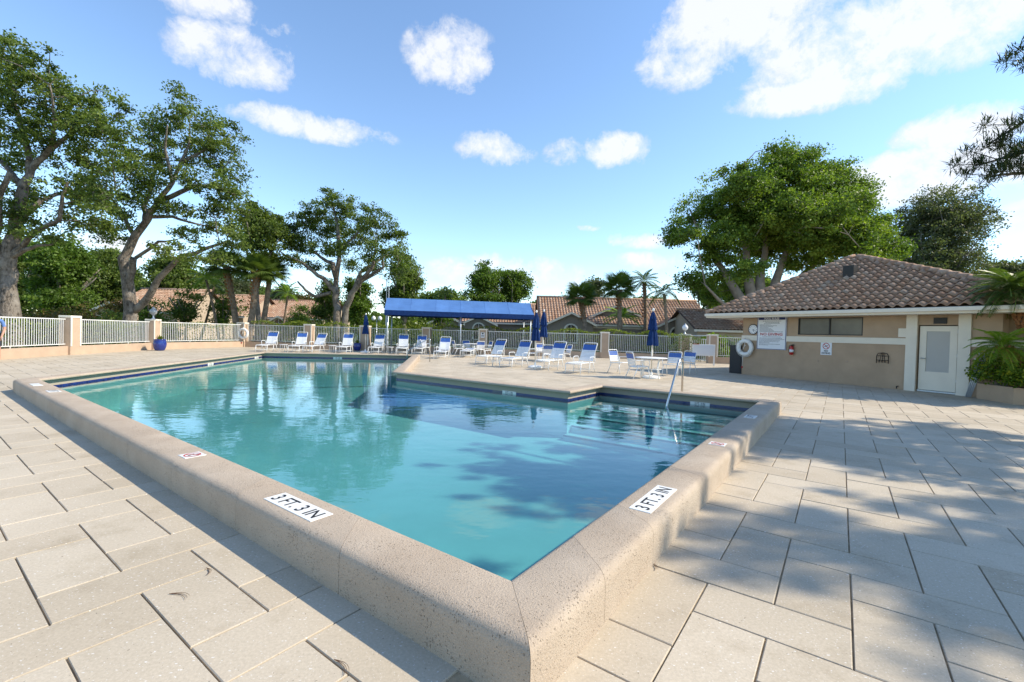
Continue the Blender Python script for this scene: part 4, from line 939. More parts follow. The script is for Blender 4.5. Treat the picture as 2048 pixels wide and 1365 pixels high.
# big oaks left of the pool
Y1 = 22.5; b1 = dp(22, 640, Y1); b1[2] = -.05
tree('oak_tree', 'massive grey oak with a sawn limb behind the leftmost railing', b1,
     [([b1, *px_limb(Y1, [(16, 566), (18, 511), (32, 448), (46, 375), (64, 339), (98, 302), (136, 271), (182, 248)], [40, 6])[0]], [.50, .37, .32, .26, .21, .15, .12, .08, .04]),
      px_limb(Y1, [(18, 520), (50, 484), (73, 461), (118, 441), (125, 393), (136, 366)], [13.5, 9.0, 8.2, 6.0, 4.5], -1.),
      px_limb(Y1, [(30, 455), (50, 430), (82, 402), (114, 389), (160, 380), (200, 372)], [12.0, 9.0, 6.0, 2.2], 1.5),
      px_limb(Y1, [(14, 560), (-10, 480), (-2, 400), (20, 345)], [15.0, 10.5, 8.2], -1.2),
      px_limb(Y1, [(22, 515), (50, 500), (73, 493), (105, 489)], [12, 7, 3], -.5),
      px_limb(Y1, [(60, 345), (58, 300), (36, 230), (20, 170), (10, 120)], [12, 8, 3], 1.),
      px_limb(Y1, [(98, 302), (110, 240), (100, 170)], [8, 6, 2], -1.5), px_limb(Y1, [(46, 375), (0, 320), (-40, 270)], [12, 8, 3], .8)],
     px_ell(Y1, [(55, 130, 85, 48), (5, 100, 45, 45), (120, 190, 90, 45), (200, 215, 65, 35), (20, 220, 80, 60), (170, 265, 85, 42), (225, 260, 48, 40), (95, 300, 80, 36), (10, 320, 60, 60), (190, 325, 55, 32), (150, 385, 70, 36), (205, 400, 48, 34), (60, 395, 50, 30), (130, 440, 70, 28), (-60, 180, 70, 90), (-70, 330, 60, 70), (200, 455, 40, 20), (90, 470, 60, 20), (30, 430, 50, 30), (230, 330, 45, 40), (120, 250, 60, 40)], 2.2),
     OAK, None, 17, 64, .36, .14, .8, 'oaks behind the pool fence')
Y2 = 27.; b2 = dp(264, 642, Y2); b2[2] = -.05
tree('oak_tree', 'leaning oak with a pale sawn stump behind the corner pillar', b2,
     [([b2, *px_limb(Y2, [(257, 575), (247, 520), (268, 475), (295, 439), (318, 402), (345, 366), (363, 325), (377, 293), (380, 240)], [1])[0]], [.38, .31, .26, .22, .185, .15, .12, .09, .06, .02]),
      px_limb(Y2, [(258, 600), (262, 552), (267, 517)], [12.0, 12.0, 11.2], -.6), px_limb(Y2, [(268, 622), (300, 593), (318, 557), (354, 520), (409, 498), (454, 484)], [15.0, 12.8, 10.5, 7.5, 3.8], -1.2),
      px_limb(Y2, [(290, 442), (287, 416), (300, 384), (312, 340), (300, 300)], [9.8, 6.8, 2.2], 1.2), px_limb(Y2, [(318, 402), (386, 372), (431, 375), (470, 390)], [10, 7, 3], -1.), px_limb(Y2, [(300, 434), (345, 434), (390, 448), (430, 455)], [8, 5, 2], 1.5),
      px_limb(Y2, [(272, 516), (318, 484), (354, 480)], [7, 5, 2], -.8), px_limb(Y2, [(268, 470), (240, 420), (216, 385)], [9, 6, 2], 1.), px_limb(Y2, [(363, 325), (410, 300), (450, 280)], [8, 5, 2], .6), px_limb(Y2, [(345, 366), (330, 300), (335, 250)], [8, 5, 2], -1.2)],
     px_ell(Y2, [(366, 200, 28, 32), (345, 245, 50, 32), (405, 250, 50, 38), (300, 262, 42, 38), (455, 275, 38, 32), (375, 300, 62, 32), (440, 320, 48, 36), (310, 318, 46, 30), (275, 330, 24, 36), (470, 365, 30, 30), (350, 350, 46, 20), (420, 375, 55, 28), (250, 385, 40, 32), (215, 420, 38, 28), (450, 415, 45, 28), (385, 425, 40, 18), (250, 440, 28, 18), (370, 470, 40, 14), (440, 462, 50, 22), (190, 385, 40, 40), (320, 410, 46, 26), (230, 470, 44, 20), (480, 420, 36, 36), (330, 500, 46, 18), (420, 515, 50, 20), (470, 480, 40, 26), (290, 365, 46, 30)], 2.),
     OAK, None, 17, 64, .38, .145, .8, 'oaks behind the pool fence')
Y3 = 37.; b3 = dp(679, 652, Y3); b3[2] = -.05
tree('oak_tree', 'wide spreading oak with twin trunks behind the slim umbrella', b3,
     [([b3, *px_limb(Y3, [(675, 617), (670, 586), (660, 569), (636, 550), (606, 527), (575, 514), (556, 500)], [1])[0]], [.34, .29, .24, .20, .16, .12, .08, .04]), ([b3+np.array([.25, 0, 0]), *px_limb(Y3, [(693, 617), (706, 584), (724, 560), (744, 535), (750, 508), (752, 470)], [1], -2.)[0]], [.31, .26, .22, .18, .14, .08, .04]),
      px_limb(Y3, [(674, 590), (672, 558), (667, 530), (649, 519), (626, 504), (615, 480)], [11, 9, 6, 3], 2.), px_limb(Y3, [(662, 586), (629, 594), (611, 581), (595, 563)], [8, 6, 3], -1.), px_limb(Y3, [(672, 558), (680, 500), (672, 440), (662, 395)], [10, 7, 2], .8), px_limb(Y3, [(706, 584), (720, 545), (760, 520), (790, 500)], [8, 6, 2], 2.5), px_limb(Y3, [(724, 560), (767, 535), (764, 510)], [7, 5, 3], -1.), px_limb(Y3, [(680, 500), (720, 460), (740, 440)], [6, 4, 2], -2.)],
     px_ell(Y3, [(660, 392, 26, 24), (640, 425, 40, 26), (690, 422, 42, 26), (605, 445, 40, 28), (740, 438, 44, 28), (665, 458, 55, 24), (580, 475, 28, 26), (720, 475, 50, 24), (785, 470, 34, 28), (610, 490, 45, 20), (665, 498, 50, 18), (770, 505, 45, 22), (805, 510, 26, 26), (590, 520, 30, 14), (740, 530, 36, 14), (640, 535, 26, 10), (700, 528, 24, 12), (800, 545, 30, 20)], 3.2),
     OAK, None, 17, 64, .42, .165, .75, 'oaks behind the pool fence')
# ficus behind the pool house
Y5 = 36.; b5 = dp(1515, 652, Y5); b5[2] = -.05
def fl(pts, w, dy): return px_limb(Y5, pts, w, dy)
tree('ficus_tree', 'huge bright green ficus rising behind the pool house', b5,
     [fl([(1515, 652), (1500, 570), (1490, 500), (1484, 450), (1478, 410)], [30, 16, 9, 3], 2.), fl([(1520, 652), (1520, 560), (1530, 480), (1540, 410)], [30, 17, 9, 3], 2.5), fl([(1530, 652), (1556, 560), (1576, 490), (1596, 440)], [30, 17, 8, 3], 2.), fl([(1505, 640), (1470, 580), (1440, 530), (1400, 470), (1380, 420)], [24, 15, 8, 3], 1.5), fl([(1535, 640), (1600, 560), (1660, 500), (1720, 450)], [24, 14, 8, 3], 2.), fl([(1545, 645), (1620, 590), (1700, 545), (1760, 500)], [20, 12, 6, 3], -2.), fl([(1500, 640), (1450, 610), (1410, 570)], [14, 8, 3], -2.)],
     px_ell(Y5, [(1600, 320, 55, 25), (1540, 350, 70, 32), (1640, 350, 70, 28), (1470, 370, 65, 34), (1700, 375, 50, 28), (1590, 390, 90, 40), (1410, 420, 55, 40), (1510, 430, 75, 42), (1690, 420, 70, 34), (1370, 465, 40, 32), (1450, 480, 60, 38), (1620, 460, 80, 36), (1735, 455, 50, 34), (1540, 490, 60, 30), (1420, 525, 45, 34), (1700, 495, 70, 30), (1770, 485, 34, 26), (1620, 520, 60, 24), (1720, 535, 60, 26), (1450, 560, 40, 34), (1420, 590, 26, 26), (1560, 330, 40, 26), (1560, 400, 110, 60), (1640, 430, 110, 60), (1480, 440, 80, 55), (1560, 480, 110, 45), (1680, 470, 80, 40), (1345, 480, 26, 24), (1390, 560, 34, 26), (1560, 300, 30, 12), (1790, 500, 26, 20), (1500, 540, 46, 26)], 3.5),
     FICUS, BARK2, 11, 130, .62, .19, .4, None)
def ptree(name, label, x, Ys, top, yb, rx, lm, n_ell=9, dens=14, per=70, R=.6, lsz=.24, trunkw=.3, group=None, twig=.4, ysq=1.):
    # a tree described by its column, distance, top pixel row and half width in pixels
    b = dp(x, 660, Ys); b[2] = -.05; zt = dp(x, top, Ys)[2]; zb = dp(x, yb, Ys)[2]; w = rx*Ys/F; H_ = zt-zb
    limbs = []; 
    fork = b+np.array([0, 0, max(.6, zb*.7+.3)])
    for i in range(5):
        a = i*1.256+rng.uniform(-.3, .3); e = fork+np.array([math.cos(a)*w*.62, math.sin(a)*w*.62, (zt-fork[2])*rng.uniform(.55, .85)]); m_ = (fork+e)/2+np.array([0, 0, .1*H_])
        limbs.append(([fork, m_, e], [trunkw*.62, trunkw*.38, .04]))
    limbs.append(([b, (b+fork)/2+rng.normal(size=3)*.08, fork], [trunkw, trunkw*.85, trunkw*.7])); ells = []
    for i in range(n_ell):
        a = rng.uniform(0, 6.28); q = rng.uniform(0, .62) if i else 0; f = rng.uniform(.15, .85)
        wz = 1-.35*abs(f-.5)*2
        c = np.array([b[0]+math.cos(a)*w*q*wz, b[1]+math.sin(a)*w*q*wz, zb+H_*f]); rr = w*rng.uniform(.34, .52); ells.append((c, (rr, rr, min(rr*.8, H_*.28))))
    ells.append((np.array([b[0], b[1], zt-H_*.2]), (w*.45, w*.45, H_*.2)))
    return tree(name, label, b, limbs, ells, lm, None, dens, per, R, lsz, twig, group)
gB = 'trees beyond the lawn'
ptree('oak_tree', 'dark oak crown just right of the leaning oak', 512, 36, 405, 545, 66, OAK, 12, 17, 80, .5, .19, .22, gB)
ptree('tree', 'light green tree low behind the massive oak', 130, 44, 490, 630, 90, OAKL, 11, 14, 70, .7, .26, .3, gB)
ptree('tree', 'dark green tree between the two big oaks', 215, 55, 500, 625, 75, OAK, 11, 14, 70, .7, .28, .3, gB)
ptree('tree', 'dense dark tree right of the corner pillar lamp', 345, 50, 515, 640, 75, OAK, 11, 14, 70, .7, .26, .3, gB)
ptree('tree', 'green tree at the left edge behind the massive oak', 25, 50, 470, 630, 80, OAK, 10, 14, 70, .7, .28, .3, gB)
ptree('tree', 'dusty green tree above the red tiled roofs', 440, 75, 545, 640, 60, DUSTY, 9, 14, 60, .9, .36, .3, gB)
ptree('tree', 'round bronze green tree above the small gable', 605, 80, 592, 640, 42, REDB, 8, 13, 60, .9, .38, .3, gB)
ptree('tree', 'small grey green tree beyond the fan palms', 565, 66, 570, 640, 32, DUSTY, 7, 13, 60, .8, .32, .25, gB)
ptree('tree', 'dense dark green bush tree behind the twin trunk oak', 655, 44, 560, 652, 36, OAK, 9, 20, 80, .5, .2, .2, gB)
ptree('tree', 'glossy dark green tree beside the slim umbrella', 718, 43, 555, 652, 42, OAKL, 9, 20, 80, .5, .2, .2, gB)
ptree('tree', 'dark tree rising behind the canopy left end', 808, 46, 512, 640, 56, OAK, 11, 17, 75, .6, .22, .3, gB)
ptree('tree', 'olive tree with two tufts above the canopy', 968, 62, 525, 665, 52, OAKL, 14, 12, 70, .7, .28, .3, gB)
ptree('tree', 'smaller olive tree above the canopy right end', 1022, 64, 540, 665, 44, OAKL, 12, 12, 70, .7, .28, .3, gB)
ptree('tree', 'pale grey green tree behind the palm group', 1190, 66, 557, 650, 36, DUSTY, 8, 14, 60, .8, .3, .3, gB)
ptree('tree', 'grey green windswept tree right of the ficus', 1855, 52, 385, 640, 150, DUSTY, 24, 6.5, 42, .62, .22, .22, gB, .9)
ptree('tree', 'grey green tree at the right edge over the roof', 2010, 60, 520, 640, 90, DUSTY, 10, 13, 60, .9, .3, .3, gB)
ptree('tree', 'low green tree left of the ficus', 1405, 55, 560, 660, 34, OAK, 8, 15, 70, .7, .26, .3, gB)
for i, (x, Ys, top, rx) in enumerate([(-60, 70, 500, 110), (290, 95, 560, 90), (500, 100, 575, 90), (880, 95, 590, 80), (1110, 110, 600, 90), (1300, 100, 600, 90), (1480, 90, 560, 90)]):
    ptree('tree', ['distant tree beyond the massive oak', 'distant tree over the roof behind the leaning oak', 'distant tree behind the fan palm trio', 'distant tree behind the feather palm over the canopy', 'distant tree behind the taupe townhouse left gable', 'distant tree behind the taupe townhouse ridge', 'distant tree between townhouse and pool house roof'][i], x, Ys, top, 650, rx, OAK, 9, 7, 45, 1.2, .55, .35, 'far tree line')
for i, (x, Ys, top, rx, lm, lb) in enumerate([(300, 35, 590, 34, OAKL, 'small bushy tree in front of the sand coloured house'), (372, 38, 575, 46, OAK, 'bushy dark tree hiding the house left of the slim palms'), (445, 40, 585, 40, OAKL, 'light bushy tree behind the slim palms'), (235, 36, 600, 30, REDB, 'bronze bushy tree beside the leaning oak'), (600, 46, 612, 30, OAKL, 'low light tree before the arched gable'), (880, 44, 625, 34, OAKL, 'low light tree seen beneath the canopy')]):
    ptree('tree', lb, x, Ys, top, 650, rx, lm, 8, 12, 60, .45, .17, .14, gB)
# far wood that closes the horizon: reads as one mass
kf = 45000; xa = rng.uniform(-210, 210, kf); ya = 118+rng.uniform(-6, 6, kf)-np.abs(xa)*.12; hh_ = 5.2+1.6*np.sin(xa*.11)+1.2*np.sin(xa*.29+2)+.8*np.sin(xa*.71)
Cw = np.stack([xa, ya, rng.random(kf)**.75*hh_], 1); Vw, Fw = leaf_quads(Cw, 1.1); tag(link('far_wood', arr_mesh('far_wood', Vw, Fw, OAK, attr=np.clip(rng.normal(.45, .2, kf), 0, 1))), 'distant belt of trees closing the horizon behind the houses', 'wood', None, 'stuff')
# shrubs and hedges
def shrub(name, label, c, r, lm, nl=2500, lsz=.1, cat='shrub', group=None, zlo=0.):
    c = np.array(c, float); o = thing(name, label, cat, (c[0], c[1], 0), 0, group)
    d = rng.normal(size=(nl, 3)); d /= np.linalg.norm(d, axis=1, keepdims=True); d[:, 2] = np.abs(d[:, 2])*1.0-.25*(rng.random(nl) < .4)
    bumps = 1+.16*np.sin(d[:, 0]*7+c[0])*np.cos(d[:, 1]*6+c[1])+.1*np.sin(d[:, 2]*9)
    C = d*(rng.random(nl)**.35*bumps)[:, None]*np.array(r)+np.array([0, 0, zlo+r[2]*.3]); C[:, 2] = np.maximum(C[:, 2], zlo+.03)
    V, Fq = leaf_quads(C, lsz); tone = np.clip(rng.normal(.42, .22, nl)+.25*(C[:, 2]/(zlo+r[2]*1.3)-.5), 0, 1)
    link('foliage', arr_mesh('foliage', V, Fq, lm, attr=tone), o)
    mb = MB()
    for k in range(9): a = k*.7; mb.tube([(0.05*math.cos(a), .05*math.sin(a), zlo*.9), (r[0]*.5*math.cos(a), r[1]*.5*math.sin(a), zlo+r[2]*.7)], [.02, .006], 5, False)
    mb.obj('stems', BARK, o); return o
def hedge(a, b, label, h=1.5, w=.8, dens=420, lm=HEDGE, lsz=.085):
    a, b = np.array(a), np.array(b); L_ = np.linalg.norm(b-a); e = (b-a)/L_; nn = np.array([-e[1], e[0]]); k = int(L_*dens)
    x = rng.uniform(0, L_, k); y = (rng.random(k)**.7)*w*np.where(rng.random(k) < .7, -1, 1)*.5; z = rng.random(k)**.8*h*(1+.07*np.sin(x*2.3)+.05*np.sin(x*5.1+1)); z = np.where(rng.random(k) < .3, h*(1+.07*np.sin(x*2.3))+rng.normal(0, .05, k), z)
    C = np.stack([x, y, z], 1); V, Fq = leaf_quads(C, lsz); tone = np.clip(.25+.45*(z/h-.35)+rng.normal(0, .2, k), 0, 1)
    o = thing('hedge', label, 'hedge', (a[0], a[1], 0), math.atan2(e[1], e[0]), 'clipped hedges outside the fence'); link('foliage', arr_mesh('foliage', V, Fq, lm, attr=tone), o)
    mb = MB()
    for q in np.arange(.2, L_, .45): mb.tube([(q, 0, 0), (q+rng.uniform(-.15, .15), rng.uniform(-.1, .1), h*.8)], [.02, .008], 5, False)
    mb.obj('stems', BARK, o)
nb_ = np.array([-eb[1], eb[0]])
hedge(fD+eb*.2+nb_*.75, fE+nb_*.75, 'long yellow green hedge behind the back railings', 1.72, .8, 560)
nl_ = np.array([-u_[1], u_[0]]); 
hedge(fC+nl_*.8, fD+nl_*.8+u_*.5, 'leafy hedge behind the railing right of the corner pillar', 1.45, .7, 480)
uL = (fC-f0)/np.linalg.norm(fC-f0); nL = np.array([-uL[1], uL[0]]); hedge(f0+nL*.8, fC+nL*.8, 'hedge behind the left railings under the massive oak', 1.35, .7, 480)
q0 = gE+np.array([-2, 1.5]); hedge(q0, q0+np.array([6., .2]), 'dark hedge behind the railing next to the pool house', 1.5, .8, 420, OAK)
for i, (x, Ys, rx, h, lm, lb) in enumerate([(110, 27, 2.2, 1.6, REDB, 'bronze red shrub behind the left railing'), (170, 29, 2.4, 1.9, REDB, 'tall bronze shrub beside the massive oak'), (225, 28, 1.4, 1.6, OAK, 'dark shrub beside the leaning oak trunk'), (60, 26, 1.6, 1.4, REDB, 'low bronze shrub at the massive oak foot'), (310, 36, 2., 1.5, OAK, 'dark shrub beyond the corner pillar lamp'), (590, 44, 2.2, 1.8, OAKL, 'green shrub in front of the small gabled house'), (640, 40, 1.8, 1.7, OAK, 'dark shrub left of the twin trunk oak'), (770, 42, 2.4, 1.8, OAKL, 'green shrub behind the canopy left post'), (850, 42, 2.4, 1.7, HEDGE, 'yellow green shrub seen under the canopy'), (1425, 31, 1.15, 1.25, PALMY, 'bright broad leaved shrub behind the notice board'), (1450, 33, .9, 1., PALMY, 'smaller bright shrub near the pool house')]):
    q = dp(x, 660, Ys); shrub('shrub', lb, (q[0], q[1]), (rx, rx*.8, h), lm, 3600, .15 if lm is not PALMY else .3, 'shrub', 'shrubs outside the fence')
q = gp(1313, 716); shrub('shrub', 'low clipped shrub behind the sunlit dining table', (q[0], q[1]+1.), (1.0, .7, .75), HEDGE, 3000, .085)
# ------------------------------------------------------------------ palms
def frond_fan(R=.95, nb_l=34):
    V = []; Fq = []; tone = []
    stem = [(0, 0, 0), (.5, 0, .10), (.95, 0, .10)]
    for i in range(2):
        a, b = np.array(stem[i]), np.array(stem[i+1]); i0 = len(V); V += [a+[0, .015, 0], a-[0, .015, 0], b-[0, .012, 0], b+[0, .012, 0]]; Fq.append((i0, i0+1, i0+2, i0+3)); tone.append(.9)
    c = np.array(stem[-1])
    for k in range(nb_l):
        a = math.radians(-150+300*k/(nb_l-1)); d = np.array([math.cos(a), math.sin(a), -.1-.22*abs(math.sin(a))]); l = R*(1-.18*abs(a)/2.6)*rng.uniform(.9, 1.06); s = np.array([-math.sin(a), math.cos(a), 0])*.042
        m1 = c+d*l*.55; tp = c+d*l+np.array([0, 0, -.16*l]); i0 = len(V); V += [c, m1+s, tp, m1-s]; Fq.append((i0, i0+1, i0+2, i0+3)); tone.append(np.clip(.5+rng.normal(0, .2), 0, 1))
    return np.array(V), np.array(Fq), np.array(tone)
def frond_feather(L=1.7, nl=30, ll=.42, droop=.9, w=.022):
    V = []; Fq = []; tone = []; pts = []
    for q in np.linspace(0, 1, 9): pts.append(np.array([L*q*(1-.12*q), 0, L*(.42*q-.42*droop*q*q*1.6)]))
    for i in range(8): a, b = pts[i], pts[i+1]; i0 = len(V); V += [a+[0, .012, 0], a-[0, .012, 0], b-[0, .009, 0], b+[0, .009, 0]]; Fq.append((i0, i0+1, i0+2, i0+3)); tone.append(.95)
    for k in range(nl):
        q = .14+.86*k/(nl-1); f = q*8; i = min(int(f), 7); p = pts[i]+(pts[i+1]-pts[i])*(f-i); t_ = pts[i+1]-pts[i]; t_ /= np.linalg.norm(t_); l = ll*(math.sin(math.pi*min(1, q*.85+.12))**.6)*rng.uniform(.85, 1.1)
        for sd in (-1, 1):
            d = t_*.55+np.array([0, sd*.8, .05]); d /= np.linalg.norm(d); wv = np.cross(d, [0, 0, 1]); wv /= np.linalg.norm(wv); i0 = len(V); tp = p+d*l+np.array([0, 0, -.30*l])
            V += [p, p+d*l*.45+wv*w, tp, p+d*l*.45-wv*w]; Fq.append((i0, i0+1, i0+2, i0+3)); tone.append(np.clip(.45+rng.normal(0, .2), 0, 1))
    return np.array(V), np.array(Fq), np.array(tone)
def palm(name, label, base, top, rad, kind, lm, nf=26, scale=1., group=None, boots=None, trunk=PBARK, elev=(-.5, 1.25)):
    base, top = np.array(base, float), np.array(top, float); r = thing(name, label, 'palm tree', tuple(base), 0, group); d = top-base
    pts = [d*q+np.array([math.sin(q*3.1)*.06*np.linalg.norm(d)*.3, 0, 0]) for q in np.linspace(0, 1, 9)]
    MB().tube(pts, [rad*(1.25-.35*min(1, q*2.2)) for q in np.linspace(0, 1, 9)], 10).obj('trunk', trunk, r, True)
    if boots:
        mb = MB(); k = 0
        for q in np.arange(boots, 1.0, .045):
            for e in range(6):
                a = e*1.047+k*.5; p = d*q; mb.tube([p+rad*.8*np.array([math.cos(a), math.sin(a), 0]), p+np.array([math.cos(a)*(rad+.09), math.sin(a)*(rad+.09), .16])], [.05, .02], 5)
            k += 1
        mb.obj('leaf_boots', BOOT, r)
    ms = []
    for v in range(3):
        V, Fq, tn = (frond_fan() if kind == 'fan' else frond_feather(*({'feather': (1.7, 30, .42, .9), 'arch': (1.9, 34, .5, 1.35), 'pygmy': (1.05, 34, .26, 1.1, .011)}[kind]))); ms.append(arr_mesh('frond', V*scale, Fq, lm, attr=tn))
    for k in range(nf):
        o = link('frond', ms[k % 3], r); az = k*2.39996+rng.uniform(-.2, .2); el = elev[1]-(elev[1]-elev[0])*(k/(nf-1))**.8
        o.location = tuple(d+np.array([0, 0, .02*k % .1])); o.rotation_euler = (rng.uniform(-.25, .25), -el, az)
    return r
def ppalm(label, xb, yb, xt, yt, Y, rad, kind, lm, nf, sc, boots=None, group=None, el=(-.5, 1.25), name='palm_tree'):
    b = dp(xb, yb, Y); b[2] = 0.; return palm(name, label, b, dp(xt, yt, Y), rad, kind, lm, nf, sc, group, boots, elev=el)
gP = 'palms outside the fence'
ppalm('fan palm with rusty boots leaning left behind the life ring', 477, 660, 452, 535, 36, .24, 'fan', PALM, 26, 1.05, .45, gP)
ppalm('fan palm with a thick rusty trunk in the middle of the trio', 495, 660, 512, 545, 35, .25, 'fan', PALM, 26, 1.05, .5, gP)
ppalm('smooth grey fan palm at the right of the trio', 518, 660, 540, 545, 37, .22, 'fan', PALM, 26, 1.0, None, gP)
ppalm('slim feather palm left of the fan palm trio', 440, 655, 412, 560, 38, .10, 'feather', PALMY, 18, .95, None, gP)
ppalm('slim leaning feather palm beside the red roofs', 400, 655, 428, 575, 40, .10, 'feather', PALM, 18, .9, None, gP)
ppalm('feathery green palm right of the fan palm trio', 560, 655, 575, 590, 42, .10, 'feather', PALMY, 16, .9, None, gP)
ppalm('fan palm standing before the arched house window', 1174, 680, 1162, 597, 38, .22, 'fan', PALM, 26, .95, .62, gP)
ppalm('tall dark fan palm before the garage doors', 1236, 680, 1238, 580, 37, .20, 'fan', PALM, 26, 1.0, .7, gP)
ppalm('shaggy dark palm against the house roof', 1290, 675, 1288, 565, 44, .20, 'feather', PALM, 24, 1.0, .5, gP)
ppalm('slender curved palm with drooping fronds beside the umbrella', 1334, 700, 1328, 588, 33.5, .12, 'arch', PALM, 16, .78, None, gP, (-.3, 1.1))
ppalm('short bright yellow palm before the garage doors', 1240, 675, 1243, 640, 41, .10, 'arch', PALMY, 14, 1.0, None, gP, (.1, 1.3))
ppalm('distant feather palm above the canopy roof', 890, 660, 890, 590, 62, .15, 'feather', PALM, 18, 1.0, None, gP)
# ------------------------------------------------------------------ planter with pygmy palms and shrub
pc = gp(2072, 812); pln = thing('planter', 'low octagonal stucco planter beside the pool house', 'planter', (pc[0]+1.05, pc[1]+.45, 0))
oc = [(1.48*math.cos(a+.2), 1.48*math.sin(a+.2)) for a in np.arange(0, 6.28, math.pi/4)]; ic = [(q[0]*.9, q[1]*.9) for q in oc]
mb = MB(); k = 8
mb.add([(x, y, 0) for x, y in oc]+[(x, y, .42) for x, y in oc]+[(x, y, .42) for x, y in ic]+[(x, y, .3) for x, y in ic], [(i+o_, (i+1) % k+o_, (i+1) % k+k+o_, i+k+o_) for o_ in (0, 8, 16) for i in range(k)])
mb.obj('planter_wall', STUCCO2, pln); MB().add([(x, y, .34) for x, y in ic], [tuple(range(8))]).obj('soil', SOIL, pln)
PC = np.array([pc[0]+1.05, pc[1]+.45])
for i, (dx, dy, r_) in enumerate([(-1.0, -.45, .74), (-.35, -1.05, .72), (.4, -.8, .7), (-.95, .45, .72)]): shrub('shrub', 'yellow and green variegated shrub filling the octagonal planter', (PC[0]+dx, PC[1]+dy), (r_, r_, .80), CROT, 2600, .075, 'shrub', 'shrubs in the planter', .36)
t1 = dp(1996, 700, PC[1]-.0); palm('pygmy_palm', 'small pygmy palm with a shaggy head leaning from the planter', (PC[0]-.1, PC[1]+.1, .33), (t1[0], PC[1]-.1, t1[2]), .07, 'pygmy', PALMY, 30, .74, None, .55)
t2 = dp(2022, 590, PC[1]+.3); palm('pygmy_palm', 'taller pygmy palm with a dense dark crown in the planter', (PC[0]+.1, PC[1]+.3, .33), (t2[0], PC[1]+.3, t2[2]), .075, 'pygmy', PALM, 60, .92, None, .6)
# ------------------------------------------------------------------ pines right of the deck: they dapple the paving and reach into the picture
def pine(label, base, H_, seed, low=.38, reach=3.4, extra=()):
    base = np.array(base, float); r = thing('pine_tree', label, 'pine tree', tuple(base), 0, 'pines beside the deck'); mb = MB(); mb.tube([np.array([.12*math.sin(q*5+seed), .1*math.cos(q*4), H_*q]) for q in np.linspace(0, 1, 8)], [.24*(1-.8*q) for q in np.linspace(0, 1, 8)], 10)
    tips = []
    br = [(q, rng.uniform(0, 6.28), reach*(1.05-q)**.6*rng.uniform(.7, 1.1)) for q in np.linspace(low, .97, 34)]
    for (q, a, l) in br:
        p = np.array([0, 0, H_*q]); d = np.array([math.cos(a), math.sin(a), .12]); pts = [p, p+d*l*.5+[0, 0, .05*l], p+d*l+[0, 0, .22*l]]; mb.tube(pts, [.05, .03, .012], 6, False)
        for k in range(7):
            f = rng.uniform(.3, 1); s = p+d*l*f+[0, 0, .16*l*f]; e = s+np.array([rng.normal()*.45, rng.normal()*.45, rng.uniform(.05, .4)]); mb.tube([s, (s+e)/2+[0, 0, -.04], e], [.016, .012, .008], 5, False); tips += [e, (s+e)/2]
        tips.append(pts[-1])
    for (pts, ) in extra:
        pts = [np.array(p)-base for p in pts]; mb.tube(pts, list(np.linspace(.05, .012, len(pts))), 6, False)
        for i in range(1, len(pts)):
            for k in range(4):
                f = rng.random(); s = pts[i-1]*(1-f)+pts[i]*f; e = s+np.array([rng.normal()*.22, rng.normal()*.22, rng.uniform(-.02, .25)]); mb.tube([s, e], [.01, .006], 5, False); tips.append(e)
        tips.append(pts[-1])
    mb.obj('trunk', BARK, r, True)
    C = np.repeat(np.array(tips), 105, axis=0); k = len(C); d = rng.normal(size=(k, 3)); d[:, 2] += .45; d /= np.linalg.norm(d, axis=1, keepdims=True); C = C+rng.normal(size=(k, 3))*.05
    s = np.cross(d, [0, 0, 1.]); s /= np.linalg.norm(s, axis=1, keepdims=True)+1e-9; l = rng.uniform(.12, .22, k)[:, None]
    V = np.empty((k, 4, 3)); V[:, 0] = C; V[:, 1] = C+d*l*.5+s*.009; V[:, 2] = C+d*l; V[:, 3] = C+d*l*.5-s*.009
    link('needles', arr_mesh('needles', V.reshape(-1, 3), np.arange(k*4).reshape(k, 4), PINE, attr=rng.random(k)), r)
pb = (10.6, 6.6, 0)
pine('pine with branches reaching over the deck beside the planter', pb, 7.3, 1., .44, 2.8,
     [([(10.6, 6.6, 4.6), dp(2060, 300, 8.6), dp(2010, 315, 8.5), dp(1962, 330, 8.4)],), ([(10.6, 6.6, 5.0), dp(2075, 225, 8.8), dp(2030, 255, 8.7), dp(1975, 290, 8.6)],), ([(10.6, 6.6, 5.6), dp(2090, 110, 8.4), dp(2050, 125, 8.4)],), ([(10.6, 6.6, 4.4), dp(2070, 345, 8.3), dp(2025, 348, 8.3), dp(1985, 352, 8.2)],)])
pine('tall slender pine beside the near deck', (12.2, 2.7, 0), 7.9, 2., .42, 2.9)
pine('pine standing behind the octagonal planter', (14.9, 6.4, 0), 9.6, 3., .40, 3.3)
